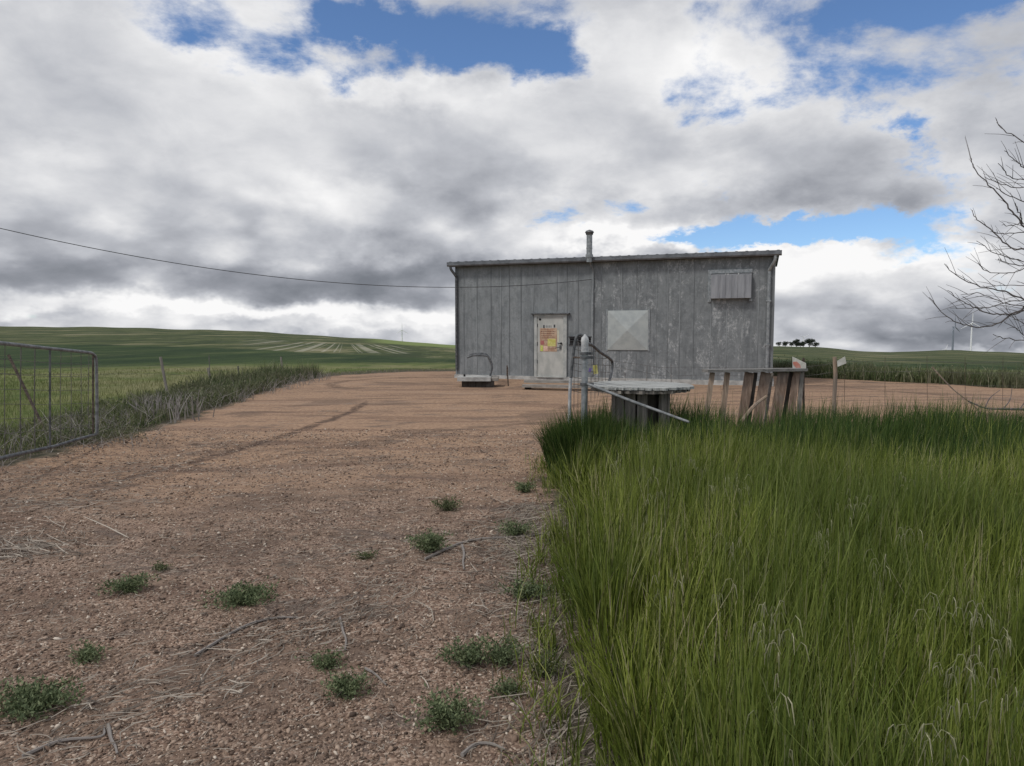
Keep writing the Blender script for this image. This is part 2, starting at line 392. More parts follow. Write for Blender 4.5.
rr = np.concatenate([[0.0], np.geomspace(.5, 9000, NR)])
fa = np.concatenate([np.linspace(-50, 50, 620, endpoint=False), np.linspace(50, 310, NA-620, endpoint=False)])
th = np.radians(fa)
RR, TH = np.meshgrid(rr, th, indexing='ij')
gx, gy = RR*np.sin(TH), RR*np.cos(TH); gz = terr(gx, gy)
sdv = sdpoly(gx, gy, YARD)
V = np.stack([gx, gy, gz], -1).reshape(-1, 3)
i, j = np.meshgrid(np.arange(NR), np.arange(NA), indexing='ij'); j2 = (j+1) % NA
FQ = np.stack([i*NA+j, i*NA+j2, (i+1)*NA+j2, (i+1)*NA+j], -1).reshape(-1, 4)[:, ::-1]
FQ = FQ[NA:]                      # the innermost ring is closed by a triangle fan below (all its points coincide)
V0 = V.copy()
def groundfn(b):
    P_ = b.obj; sp = b.n('ShaderNodeSeparateXYZ'); b.set(sp.inputs[0], P_); x, y, z = sp.outputs
    at = b.n('ShaderNodeAttribute', attribute_name='sd').outputs['Fac']
    flat = b.vmul(P_, (1, 1, 0))
    dist = b.n('ShaderNodeVectorMath', operation='LENGTH'); b.set(dist.inputs[0], flat); d = dist.outputs['Value']
    # gravel
    g1 = b.voro(flat, 85, 1); g1s = b.n('ShaderNodeSeparateXYZ'); b.set(g1s.inputs[0], g1)
    peb = b.ramp(g1s.outputs[0], [(0, (.10, .066, .050)), (.4, (.22, .146, .108)), (.75, (.34, .24, .18)), (1, (.50, .40, .32))])
    soil = b.mix(b.sst(b.noise(flat, 9, 8, .7), .35, .65), (.115, .080, .060), (.26, .185, .138))
    grav = b.mix(b.sst(b.noise(flat, 3.0, 6, .7), .35, .60), soil, peb)
    warm = b.mix(b.sst(b.noise(flat, 14, 7, .75), .35, .65), (.26, .160, .102), (.47, .318, .212))
    wn_ = b.m('ADD', y, b.m('MULTIPLY', b.noise(flat, .35, 5, .6), 5.0))
    grav = b.mix(b.m('MULTIPLY', b.sst(wn_, 7.5, 12.0), .85), grav, warm)
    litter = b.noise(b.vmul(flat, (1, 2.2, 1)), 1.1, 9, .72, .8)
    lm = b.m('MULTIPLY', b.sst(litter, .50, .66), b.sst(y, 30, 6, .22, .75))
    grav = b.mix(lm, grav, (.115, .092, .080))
    bare = b.noise(b.vmul(flat, (.35, .6, 1)), 1.0, 7, .62, .7)
    grav = b.mix(b.m('MULTIPLY', b.sst(bare, .53, .62), .55), grav, (.125, .088, .068))
    # wheel tracks and scraped streaks, drawn across the far yard
    tr = b.noise(b.vmul(flat, (.22, 1.6, 1)), 1.0, 6, .65, .5)
    grav = b.mix(b.m('MULTIPLY', b.sst(tr, .53, .60), .45), grav, (.15, .095, .072))
    pale = b.noise(b.vmul(flat, (.3, 1.2, 1)), .7, 5, .6, .4)
    grav = b.mix(b.m('MULTIPLY', b.sst(pale, .55, .72), .4), grav, (.36, .27, .21))
    def arc(p1, p2, p3, w, dark, yl):
        (x1, y1), (x2, y2), (x3, y3) = [tuple(G(*q)[:2]) for q in (p1, p2, p3)]
        A = np.array([[2*(x2-x1), 2*(y2-y1)], [2*(x3-x1), 2*(y3-y1)]]); B = np.array([x2**2+y2**2-x1**2-y1**2, x3**2+y3**2-x1**2-y1**2])
        cx, cy = np.linalg.solve(A, B); R0 = math.hypot(x1-cx, y1-cy)
        wob = b.m('MULTIPLY', b.m('SUBTRACT', b.noise(flat, 1.3, 5, .65), .5), .35)
        q = b.m('SQRT', b.m('ADD', b.m('POWER', b.m('SUBTRACT', x, cx), 2.0), b.m('POWER', b.m('SUBTRACT', y, cy), 2.0)))
        dd_ = b.m('ABSOLUTE', b.m('ADD', b.m('SUBTRACT', q, R0), wob))
        ww = b.m('MULTIPLY', b.noise(flat, .9, 4, .6), w*2)
        m_ = b.sst(b.m('DIVIDE', dd_, ww), 1.0, .3)
        m_ = b.m('MULTIPLY', m_, b.m('MULTIPLY', b.sst(y, yl[0], yl[0]+.8), b.m('SUBTRACT', 1.0, b.sst(y, yl[1]-1, yl[1]))))
        m_ = b.m('MULTIPLY', m_, b.sst(b.noise(b.vmul(flat, (3, 3, 1)), 2, 4, .7), .35, .55))
        return b.m('MULTIPLY', m_, dark)
    for q in ((((140, 474), (270, 440), (358, 408), .15, .85, (7.0, 16.5))), ((0, 506), (80, 494), (200, 462), .10, .5, (5.0, 11)), ((355, 380), (420, 377.5), (500, 381), .30, .6, (20, 27)), ((250, 462), (400, 436), (520, 424), .12, .35, (8, 14)), ((620, 398), (760, 391), (980, 395), .18, .45, (14, 20)), ((820, 385), (900, 392), (1010, 402), .2, .45, (12, 22))):
        grav = b.mix(arc(*q), grav, (.075, .050, .040))
    # soil under the plants
    und = b.mix(b.sst(b.noise(flat, 7, 6, .65), .4, .6), (.05, .048, .032), (.13, .11, .08))
    # pasture
    pn = b.noise(b.vmul(flat, (1.6, .5, 1)), .5, 9, .74)
    past = b.mix(b.sst(pn, .36, .62), (.065, .098, .024), (.165, .180, .066))
    past = b.mix(b.m('MULTIPLY', b.sst(b.noise(flat, .12, 6, .65), .48, .62), .6), past, (.24, .215, .12))
    cn_ = b.noise(b.vmul(flat, (.16, .04, 1)), 1, 9, .76)
    crop = b.mix(b.sst(cn_, .38, .64), (.015, .034, .011), (.046, .072, .022))
    crop = b.mix(b.m('MULTIPLY', b.sst(b.noise(b.vmul(flat, (.30, .06, 1)), 1, 7, .7), .54, .66), .5), crop, (.13, .14, .06))
    hn = b.noise(b.vmul(flat, (.085, .016, 1)), 1.0, 10, .76, .3)
    hill = b.ramp(hn, [(0, (.016, .026, .011)), (.43, (.036, .053, .018)), (.50, (.070, .088, .031)), (.56, (.135, .135, .062)), (.63, (.27, .245, .16))])
    spk = b.noise(b.vmul(flat, (.55, .045, 1)), 1.0, 6, .8)
    hill = b.mix(b.m('MULTIPLY', b.sst(spk, .58, .68), .7), hill, (.36, .34, .27))
    hill = b.mix(b.m('MULTIPLY', b.sst(b.noise(b.vmul(flat, (.22, .025, 1)), 1, 8, .75), .5, .56), .75), hill, (.030, .045, .018))
    # stubble strips running away from the camera, left of the shed
    sx = b.n('ShaderNodeCombineXYZ'); b.set(sx.inputs[0], b.m('ADD', x, b.m('MULTIPLY', y, .235)))
    st = b.noise(sx.outputs[0], .42, 3, .7)
    brk = b.noise(b.vmul(flat, (.08, .05, 1)), 1, 4, .6)
    az_ = b.m('DIVIDE', x, y)
    sm = b.m('MULTIPLY', b.m('MULTIPLY', b.sst(st, .50, .54), b.sst(brk, .36, .46)), b.m('MULTIPLY', b.m('MULTIPLY', b.sst(d, 86, 96), b.m('SUBTRACT', 1.0, b.sst(d, 190, 230))), b.m('MULTIPLY', b.sst(az_, -.40, -.33), b.m('SUBTRACT', 1.0, b.sst(az_, -.17, -.13)))))
    hill = b.mix(b.m('MULTIPLY', sm, .55), hill, (.40, .38, .30))
    lite = b.m('MULTIPLY', b.sst(d, 240, 300), b.m('MULTIPLY', b.sst(az_, -.22, -.17), b.m('SUBTRACT', 1.0, b.sst(az_, -.05, .0))))
    hill = b.mix(lite, hill, (.17, .215, .07))
    dn = b.m('MULTIPLY', d, b.m('ADD', .80, b.m('MULTIPLY', b.noise(b.vmul(flat, (.03, .03, 1)), 1, 6, .65), .4)))
    cropend = b.sst(az_, -.65, -.05, 130, 62)
    field = b.mix(b.sst(b.m('ADD', dn, b.m('MULTIPLY', pn, 30.0)), 50, 60), past, crop)
    o1 = b.sst(b.m('SUBTRACT', dn, cropend), -3, 3)
    field = b.mix(o1, field, hill)
    near = b.sst(at, -3.2, -1.0)
    field = b.mix(b.m('MULTIPLY', near, b.sst(d, 40, 30)), field, und)
    edge = b.m('ADD', at, b.m('MULTIPLY', b.m('SUBTRACT', b.noise(flat, 1.6, 7, .7), .5), 1.5))
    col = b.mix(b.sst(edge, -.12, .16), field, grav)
    h = b.m('ADD', b.m('MULTIPLY', b.voro(flat, 85, 0), -.4), b.noise(flat, 6, 8, .7))
    h = b.m('ADD', h, b.m('MULTIPLY', b.noise(flat, 1.3, 4), 2.0))
    return col, b.bump(h, .7, .022)
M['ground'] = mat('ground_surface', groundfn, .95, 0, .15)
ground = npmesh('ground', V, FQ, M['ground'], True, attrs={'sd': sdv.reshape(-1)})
tag(ground, 'gravel yard running out into pasture, crops and low hills', 'ground', kind='structure')
import bmesh
bm = bmesh.new(); bm.from_mesh(ground.data); bm.verts.ensure_lookup_table()
cidx = 0
for k in range(NA): 
    bm.faces.new((bm.verts[0], bm.verts[NA+(k+1) % NA], bm.verts[NA+k])) if k >= 0 else None
bmesh.ops.delete(bm, geom=[v for v in bm.verts if not v.link_faces], context='VERTS')
bm.to_mesh(ground.data); bm.free()

# ---------------------------------------------------------------- blades and leaves
def blades(N, xs, ys, h, w, lean, azl, bend=.5, zb=None, seg=3):
    """N curved tapering blades; returns V,F"""
    face = azl+math.pi/2+rng.normal(0, .8, N)
    wx, wy = np.cos(face), np.sin(face); lx, ly = np.cos(azl), np.sin(azl)
    if zb is None: zb = terr(xs, ys)
    lv = []
    for k in range(seg+1):
        t = k/seg; off = lean*h*(t**(1+bend*1.5)); z = h*t*np.sqrt(np.maximum(1-(lean*t)**2*.5, .2))
        ww = w*(1-t**2.2)*.5+.0003 if k else w*.35
        cx, cy, cz = xs+lx*off, ys+ly*off, zb+z-.01
        lv.append(np.stack([cx-wx*ww, cy-wy*ww, cz], -1)); lv.append(np.stack([cx+wx*ww, cy+wy*ww, cz], -1))
    V = np.stack(lv, 1).reshape(-1, 3); n = 2*(seg+1)
    base = np.arange(N)[:, None, None]*n
    q = np.array([[2*k, 2*k+1, 2*k+3, 2*k+2] for k in range(seg)])[None]
    return V, (base+q).reshape(-1, 4)
def cat(parts):
    Vs, Fs, k = [], [], 0
    for v, f in parts: Vs.append(v); Fs.append(f+k); k += len(v)
    return np.concatenate(Vs), np.concatenate(Fs)

# tall grass: depth-weighted density
N = 118000
yy = rng.uniform(0, 1, N)**.72*9.9-.7
left = np.interp(yy, [-8, 2, 3.2, 5, 5.7, 6.3, 7.2, 8.6, 9.4], [.52, .29, .22, .30, .54, .62, .45, .40, .9])
left = left+.06*vn(yy, yy*0, .35, 77)+.05*vn(yy, yy*0, .12, 78)
xx = left+rng.uniform(0, 1, N)**1.0*(np.maximum(yy, .5)*.80+.6)
extra = rng.uniform(0, 1, N) < .10
xx = np.where(extra, xx+rng.uniform(0, 5, N), xx)
edge_in = xx-left
# clumps pull blades together a little
cl = vn(xx, yy, .16, 11)
keep = (rng.uniform(-1, 1, N) < cl*.7+.75) & (edge_in > .0+.16*np.abs(vn(xx, yy, .18, 21))*rng.uniform(.2, 1.6, N))
keep &= ~((yy > 8.85+.35*vn(xx, yy, .5, 31)))
keep &= ~((xx > .7) & (np.hypot(xx-.82, yy-8.0) < .06))
keep &= ~(np.hypot(xx-1.49, yy-8.2) < .40)
xx, yy, edge_in = xx[keep], yy[keep], edge_in[keep]; N = len(xx)
h = .62+.10*vn(xx, yy, .7, 12)+.09*vn(xx, yy, .17, 13)+rng.normal(0, .075, N)-.22*(rng.uniform(0, 1, N) < .25)
h *= np.clip(.30+edge_in*1.5+.25*vn(xx, yy, .15, 15), .25, 1)
h = np.clip(h, .18, .98)
azl = .35+1.1*vn(xx, yy, .35, 14)+rng.normal(0, 1.3, N)
azl = np.where(edge_in < .18, math.pi+rng.normal(0, .9, N), azl)
lean = np.clip(np.abs(rng.normal(.17, .16, N))+np.where(edge_in < .18, .18, 0), 0, .8)
w = rng.uniform(.0045, .0118, N)*np.clip(.75+yy*.05, .7, 1.25)
dk = (yy+.9*vn(xx, yy, 1.3, 51)+rng.normal(0, .35, N) > 7.3-.12*xx)
Vg, Fg = blades(int(dk.sum()), xx[dk], yy[dk], h[dk]*1.04, w[dk]*1.1, lean[dk], azl[dk], .6)
o = npmesh('back_grass', Vg, Fg, M['darkgrass'], True); tag(o, 'darker green tall grass band along the foot of the wire fence', 'grass', kind='stuff')
dk = ~dk
Vg, Fg = blades(int(dk.sum()), xx[dk], yy[dk], h[dk], w[dk], lean[dk], azl[dk], .6)
tg = npmesh('tall_grass', Vg, Fg, M['grass'], True)
tag(tg, 'knee-high dense green grass filling the right foreground', 'grass', kind='stuff')
# short runners and sprigs thinning out over the gravel beside the tall grass
N = 2600
yy = rng.uniform(1.8, 8.6, N); lf_ = np.interp(yy, [1.8, 3.2, 5, 5.7, 6.3, 7.2, 8.6], [.24, .15, .24, .50, .58, .42, .38])
xx = lf_-np.abs(rng.normal(0, .11, N))+.06; k_ = vn(xx, yy, .12, 91) > .1; xx, yy = xx[k_], yy[k_]; N = len(xx)
Vg, Fg = blades(N, xx, yy, rng.uniform(.05, .28, N), rng.uniform(.004, .008, N), np.abs(rng.normal(.5, .3, N)), rng.uniform(0, 6.28, N), .6)
o = npmesh('short_grass', Vg, Fg, M['grass'], True); tag(o, 'short ragged grass shoots between the gravel and the tall grass', 'grass', kind='stuff')
# seed heads: pale drooping plumes scattered in tufts
pl = MB(); VS = []
hp = [(648, 482), (655, 500), (700, 478), (713, 497), (655, 540), (740, 500), (850, 515), (862, 512), (905, 545), (730, 558), (770, 630), (768, 648), (880, 575), (935, 620), (972, 632), (948, 690), (975, 690), (720, 612), (925, 750), (945, 745), (930, 760), (785, 735), (660, 600), (790, 660), (990, 650), (615, 470), (690, 470), (640, 455), (735, 490), (820, 545), (1012, 720), (905, 490), (560, 690)]
for (px, py) in hp:
    p0 = G(px, py, .60)
    if p0.x < .5: continue
    for k in range(random.randint(5, 11)):
        a = random.uniform(0, 6.28); L = random.uniform(.015, .055); q = p0+Vector((random.gauss(0, .035), random.gauss(0, .035), random.gauss(.03, .03)))
        pts = [q+Vector((math.cos(a)*L*t, math.sin(a)*L*t, .06*math.sin(t*2.2)-.07*t*t)) for t in (0, .35, .7, 1)]
        pl.tube(pts, [.0008, .0012, .0019, .0006], 3)
    pl.tube([Vector((p0.x, p0.y, .1)), p0], .0015, 3)
o = pl.build('seed_heads', M['seedhead']); tag(o, 'pale drooping seed heads scattered through the tall grass', 'seed heads', kind='stuff')

# a darker lush tuft round the gate post
N = 5200
a = rng.uniform(0, 6.28, N); r_ = np.sqrt(rng.uniform(0, 1, N))
tx, ty = .86+r_*np.cos(a)*.46, 7.85+r_*np.sin(a)*.30
Vg, Fg = blades(N, tx, ty, rng.normal(.70, .09, N)*(1.0-.25*r_), rng.uniform(.006, .011, N), np.abs(rng.normal(.18, .15, N)), a+rng.normal(0, .5, N), .6)
o = npmesh('grass_tuft', Vg, Fg, M['darkgrass'], True); tag(o, 'darker lush grass tuft round the foot of the pipe gate post', 'grass tuft')

# pasture blades left of the drive and beyond the weeds
N = 42000
dd = 7+rng.uniform(0, 1, N)**1.4*24; px_ = rng.uniform(-120, 470, N)
xx = (px_-512)/F*dd; yy = dd
ok = sdpoly(xx, yy, YARD) < -.25
xx, yy = xx[ok], yy[ok]; N = len(xx)
sc = np.clip(yy/12, .8, 2.2)
Vg, Fg = blades(N, xx, yy, np.clip((rng.normal(.20, .07, N)+.05*vn(xx, yy, 3, 4))*np.interp(yy, [8, 16, 31], [1, .7, .3]), .04, .5), .006*sc*rng.uniform(.7, 1.4, N), np.abs(rng.normal(.45, .3, N)), rng.uniform(0, 6.28, N), .5, seg=2)
o = npmesh('pasture_grass', Vg, Fg, M['pasture'], True); tag(o, 'thin yellow-green pasture grass left of the gravel drive', 'grass', kind='stuff')

# brush: rows of leafy weeds along the yard's left edge and its far right edge
def leafcloud(cx, cy, rad, ht, n, size, zb):
    a = rng.uniform(0, 6.28, n); r_ = np.sqrt(rng.uniform(0, 1, n))*rad; z = zb+rng.uniform(0, 1, n)**.8*ht*(1-.5*(r_/rad)**2)
    c = np.stack([cx+r_*np.cos(a), cy+r_*np.sin(a), z], -1)
    d1 = rng.normal(0, 1, (n, 3)); d1[:, 2] = np.abs(d1[:, 2])+.4; d1 /= np.linalg.norm(d1, axis=1)[:, None]
    d2 = np.cross(d1, rng.normal(0, 1, (n, 3))); d2 /= np.linalg.norm(d2, axis=1)[:, None]
    s = (size*rng.uniform(.6, 1.5, n))[:, None]
    V = np.stack([c, c+d1*s+d2*s*.25, c+d1*s*2.1, c+d1*s-d2*s*.25], 1).reshape(-1, 3)
    return V, np.arange(len(V)).reshape(-1, 4)
def stalks(spots, h0, h1, tilt, r):
    mb = MB()
    for (x, y) in spots:
        z = tz(x, y); h_ = random.uniform(h0, h1); a = random.uniform(0, 6.28); l = abs(random.gauss(0, tilt))*h_
        p = [Vector((x, y, z-.02)), Vector((x+math.cos(a)*l*.4, y+math.sin(a)*l*.4, z+h_*.5)), Vector((x+math.cos(a)*l, y+math.sin(a)*l, z+h_))]
        mb.tube(p, [r, r*.8, r*.35], 4)
        for q in range(random.randint(0, 2)):
            s_ = p[1].lerp(p[2], random.uniform(0, .7)); b_ = random.uniform(0, 6.28); e = s_+Vector((math.cos(b_)*.06, math.sin(b_)*.06, .1))*random.uniform(.5, 1.4)
            mb.tube([s_, e], [r*.5, r*.2], 3)
    return mb
parts = []
edgeL = [(-6.2, 6.5), (-6.2, 8), (-5.95, 11.5), (-6.0, 13.7), (-6.5, 17.7), (-6.8, 21.5), (-6.75, 26)]
for k in range(170):
    t = random.random()**.8*(len(edgeL)-1); i0 = int(t); f = t-i0; i0 = min(i0, len(edgeL)-2)
    ex = edgeL[i0][0]*(1-f)+edgeL[i0+1][0]*f; ey = edgeL[i0][1]*(1-f)+edgeL[i0+1][1]*f
    w_ = random.random()**1.3*1.9
    cx = ex-.35-w_; cy = ey+random.uniform(-.4, .4)
    ht = random.uniform(.08, .34)*(.65 if cy < 14 else 1.2)*(1-.15*w_)
    parts.append(leafcloud(cx, cy, random.uniform(.25, .55), ht, 190, .022*max(1, cy/11), tz(cx, cy)))
n_ = 10000; t = rng.uniform(0, 1, n_)**.7*(len(edgeL)-1); EL = np.array(edgeL); bx_ = np.interp(t, range(len(EL)), EL[:, 0])-.15-rng.uniform(0, 1, n_)**1.3*2.2; by_ = np.interp(t, range(len(EL)), EL[:, 1])
bh = np.clip((.24+.12*vn(bx_, by_, .8, 61)+rng.normal(0, .07, n_))*np.interp(by_, [8, 12, 15, 26], [.55, .6, 1.1, 1.7]), .05, .9)
parts.append(blades(n_, bx_, by_, bh, .008*np.clip(by_/10, .8, 2)*rng.uniform(.6, 1.3, n_), np.abs(rng.normal(.35, .25, n_)), rng.uniform(0, 6.28, n_), .6))
o = npmesh('brush_left', *cat(parts), M['brush']); o.name = 'brush'; tag(o, 'low grey-green brush along the left edge of the drive', 'brush', kind='stuff')
parts = []
parts2 = []
for k in range(26):
    q = G(random.uniform(58, 128), random.uniform(436, 446)); parts2.append(leafcloud(q.x, q.y, .28, random.uniform(.10, .26), 150, .018, tz(q.x, q.y)))
o = npmesh('gate_brush', *cat(parts2), M['brush']); tag(o, 'grey-green tumbled brush round the foot of the left gate', 'brush', kind='stuff')
sp = []
for k in range(160):
    q = G(random.gauss(95, 28), random.uniform(432, 450)); sp.append((q.x, q.y))
o = stalks(sp, .05, .22, 1.3, .004).build('gate_twigs', M['deadstalk'], smooth=True); tag(o, 'pale dry twigs tumbled at the foot of the left gate', 'dry twigs', kind='stuff')
edgeR = [(8, 27.2), (10.3, 25.2), (12.4, 22.9), (14.4, 20.1), (18, 16.2), (26, 13.2), (34, 11.2)]
for k in range(260):
    t = random.random()*(len(edgeR)-1); i0 = min(int(t), len(edgeR)-2); f = t-i0
    ex = edgeR[i0][0]*(1-f)+edgeR[i0+1][0]*f; ey = edgeR[i0][1]*(1-f)+edgeR[i0+1][1]*f
    w_ = random.random()*4.5; cx, cy = ex+random.uniform(-.4, .4), ey+w_
    parts.append(leafcloud(cx, cy, random.uniform(.4, .8), random.uniform(.15, .6)*random.uniform(.6, 1.2), 200, .036, tz(cx, cy)))
n_ = 20000; t = rng.uniform(0, 1, n_)*(len(edgeR)-1); ER = np.array(edgeR); bx_ = np.interp(t, range(len(ER)), ER[:, 0])+rng.normal(0, .1, n_); by_ = np.interp(t, range(len(ER)), ER[:, 1])-.3+rng.uniform(0, 1, n_)**1.3*5
bh = np.clip(.36+.14*vn(bx_, by_, 1.1, 62)+rng.normal(0, .10, n_), .05, .8)
parts.append(blades(n_, bx_, by_, bh, .022*rng.uniform(.6, 1.4, n_), np.abs(rng.normal(.25, .2, n_)), rng.uniform(0, 6.28, n_), .6))
o = npmesh('brush_row', *cat(parts), M['brush']); o.name = 'weed_row'; tag(o, 'dark green weed row along the far right edge of the yard', 'brush', kind='stuff')
# dead pale stalks
sp = []
for k in range(60):
    px = random.gauss(168, 18); g = G(px, random.uniform(411, 424)); sp.append((g.x, g.y))
o = stalks(sp, .20, .50, .28, .011).build('dead_stalks', M['deadstalk'], smooth=True); tag(o, 'whitish dead stalks standing in the brush beside the drive', 'dead stalks', kind='stuff')
sp = []
for k in range(900):
    t = random.random()**1.3; y = 7.2+t*17; x = -6.15-random.random()**1.4*1.6; sp.append((x, y))
o = stalks(sp, .10, .38, .95, .0045).build('dry_twigs', M['deadstalk'], smooth=True); tag(o, 'tangled dry grey twigs lying through the left brush', 'dry twigs', kind='stuff')
sp = []
for k in range(160):
    q = random.uniform(0, 4.2); i0 = int(q); f = q-i0; sp.append((edgeR[i0][0]*(1-f)+edgeR[i0+1][0]*f, edgeR[i0][1]*(1-f)+edgeR[i0+1][1]*f+random.uniform(0, 2.5)))
o = stalks(sp, .3, .65, .2, .010).build('weed_stems', M['brush'], smooth=True); tag(o, 'upright stems in the weed row at the back of the yard', 'weed stems', kind='stuff')
# thin reddish weeds in front of / among fence on the right
sp = [(random.uniform(.9, 12), random.uniform(8.6, 9.6)) for k in range(170)]
o = stalks(sp, .45, .95, .15, .0028).build('fence_weeds', M['weed'], smooth=True); tag(o, 'sparse thin weed stems growing along the wire fence', 'weed stems', kind='stuff')

# ---------------------------------------------------------------- loose gravel, straw, sticks
ico = [(0, 0, 1), (.894, 0, .447), (.276, .851, .447), (-.724, .526, .447), (-.724, -.526, .447), (.276, -.851, .447), (.724, .526, -.447), (-.276, .851, -.447), (-.894, 0, -.447), (-.276, -.851, -.447), (.724, -.526, -.447), (0, 0, -1)]
icf = [(0, 1, 2), (0, 2, 3), (0, 3, 4), (0, 4, 5), (0, 5, 1), (1, 6, 2), (2, 7, 3), (3, 8, 4), (4, 9, 5), (5, 10, 1), (6, 7, 2), (7, 8, 3), (8, 9, 4), (9, 10, 5), (10, 6, 1), (11, 7, 6), (11, 8, 7), (11, 9, 8), (11, 10, 9), (11, 6, 10)]
N = 90000
dd = 2.1+rng.uniform(0, 1, N)**1.5*9.5; xx = (rng.uniform(-60, 640, N)-512)/F*dd*1.03; yy = dd
ok = (sdpoly(xx, yy, YARD) > .02) & (vn(xx, yy, .45, 41)*.55+vn(xx, yy, .15, 42)*.3+rng.uniform(-.9, .9, N) > -.35)
xx, yy = xx[ok], yy[ok]; N = len(xx)
s = np.exp(rng.normal(math.log(.0052), .40, N)); s = np.clip(s, .0025, .018)*np.clip(.8+yy*.05, .9, 1.3)
I = np.array(ico); q = I[None]*(1+rng.normal(0, .16, (N, 12, 1)))
q = q*np.stack([s*rng.uniform(.9, 1.5, N), s*rng.uniform(.7, 1.1, N), s*rng.uniform(.4, .7, N)], -1)[:, None]
a = rng.uniform(0, 6.28, N); ca, sa = np.cos(a)[:, None], np.sin(a)[:, None]
tl = rng.normal(0, .35, N)[:, None]; q[..., 2] += q[..., 0]*tl
qx = q[..., 0]*ca-q[..., 1]*sa+xx[:, None]; qy = q[..., 0]*sa+q[..., 1]*ca+yy[:, None]; qz = q[..., 2]+(terr(xx, yy)+s*.25)[:, None]
V = np.stack([qx, qy, qz], -1).reshape(-1, 3); Fi = (np.arange(N)[:, None, None]*12+np.array(icf)[None]).reshape(-1, 3)
o = npmesh('loose_gravel', V, Fi, M['pebble'], False, True); tag(o, 'small tan and brown stones loose on the near drive', 'gravel', kind='stuff')

def strips(x, y, L, w, a, curve, z0, tilt):
    N = len(x); lv = []
    for k in range(4):
        t = k/3-.5; aa = a+curve*t; cx = x+np.cos(aa)*L*t; cy = y+np.sin(aa)*L*t
        nx, ny = -np.sin(aa), np.cos(aa); ww = w*(.5 if k in (1, 2) else .25); cz = terr(x, y)+z0+tilt*t*L
        lv.append(np.stack([cx-nx*ww, cy-ny*ww, cz-.001], -1)); lv.append(np.stack([cx+nx*ww, cy+ny*ww, cz+ww*.6], -1))
    V = np.stack(lv, 1).reshape(-1, 3); q = np.array([[0, 1, 3, 2], [2, 3, 5, 4], [4, 5, 7, 6]])[None]
    return V, (np.arange(N)[:, None, None]*8+q).reshape(-1, 4)
parts = []
def straw(n, fx, fy, L, w, amean=None, asd=9, spread=None):
    x, y = fx(n), fy(n); ok = sdpoly(x, y, YARD) > -.25; x, y = x[ok], y[ok]; n = len(x)
    a = rng.uniform(0, 6.28, n) if amean is None else rng.normal(amean, asd, n)
    parts.append(strips(x, y, L*np.exp(rng.normal(0, .5, n)), w*rng.uniform(.6, 1.5, n), a, rng.normal(0, .8, n), rng.uniform(.004, .02, n), rng.normal(0, .12, n)))
U = lambda a, b_: (lambda n: rng.uniform(a, b_, n)); Gs = lambda m, s_: (lambda n: rng.normal(m, s_, n))
straw(6000, U(-2.8, .4), U(2.2, 6.0), .035, .0022)
straw(5500, U(-6, .4), U(3.5, 11), .05, .0032)
straw(1100, U(-6, .4), U(2.5, 11), .12, .0032)
straw(1400, U(-6.2, -4), U(4.5, 9), .12, .004)
straw(1500, Gs(.18, .13), U(2.2, 6.5), .12, .004, 1.3, .5)       # thatch fallen along the foot of the tall grass
straw(900, Gs(.05, .2), Gs(5.2, .7), .14, .004)
g0 = G(20, 550); straw(260, Gs(g0.x-.2, .28), Gs(g0.y, .22), .30, .006, -.5, .6)
for (pa, pb) in (((0, 505), (170, 500)), ((150, 470), (360, 402)), ((170, 690), (330, 610)), ((300, 560), (560, 530)), ((20, 740), (230, 690)), ((400, 610), (240, 640)), ((330, 640), (400, 580))):
    A, B = G(*pa), G(*pb); n = 130; t = rng.uniform(0, 1, n)
    an = math.atan2(B.y-A.y, B.x-A.x)
    parts.append(strips(A.x+(B.x-A.x)*t+rng.normal(0, .16, n), A.y+(B.y-A.y)*t+rng.normal(0, .16, n), .10*np.exp(rng.normal(0, .4, n)), rng.uniform(.003, .006, n), rng.normal(an, .5, n), rng.normal(0, .8, n), rng.uniform(.004, .025, n), rng.normal(0, .1, n)))
o = npmesh('straw_litter', *cat(parts), M['straw']); tag(o, 'dry straw and stem litter strewn over the gravel', 'straw litter', kind='stuff')
# soft ridge of dirt along the scraped wheel line
sticks = [((425, 558), (470, 540), (525, 537), (562, 531), .012, 'long pale bent stick lying towards the foot of the tall grass'),
          ((195, 655), (240, 628), (270, 618), (298, 617), .009, 'grey stick lying in the drive left of the middle weeds'),
          ((22, 752), (60, 738), (100, 734), (104, 724), .008, 'dark stick lying in the bottom left corner of the drive'),
          ((108, 722), (111, 735), (115, 742), (117, 750), .008, 'short pale stub of cane in the bottom left foreground'),
          ((340, 618), (343, 632), (346, 640), (345, 650), .008, 'short upright-looking pale cane in front of the middle drive'),
          ((462, 752), (475, 742), (490, 741), (505, 747), .009, 'pale hooked stick near the bottom centre of the photo'),
          ((462, 545), (464, 554), (463, 562), (464, 570), .011, 'stubby pale stick end beside the long bent stick'),
          ((365, 668), (375, 674), (382, 680), (386, 684), .007, 'short pale twig just right of the low foreground weed')]
for (a_, b_, c_, d_, r_, lab) in sticks:
    pts = [G(*q, z=.015) for q in (a_, b_, c_, d_)]; pts = [Vector((p.x, p.y, tz(p.x, p.y)+r_*.8+random.uniform(0, .006))) for p in pts]
    mb = MB(); mb.tube(bez(pts, 4), [r_*(1-.04*k)*random.uniform(.85, 1.1) for k in range(13)], 6)
    tag(mb.build('stick', M['deadstalk'], smooth=True), lab, 'stick', 'dry sticks on the drive')

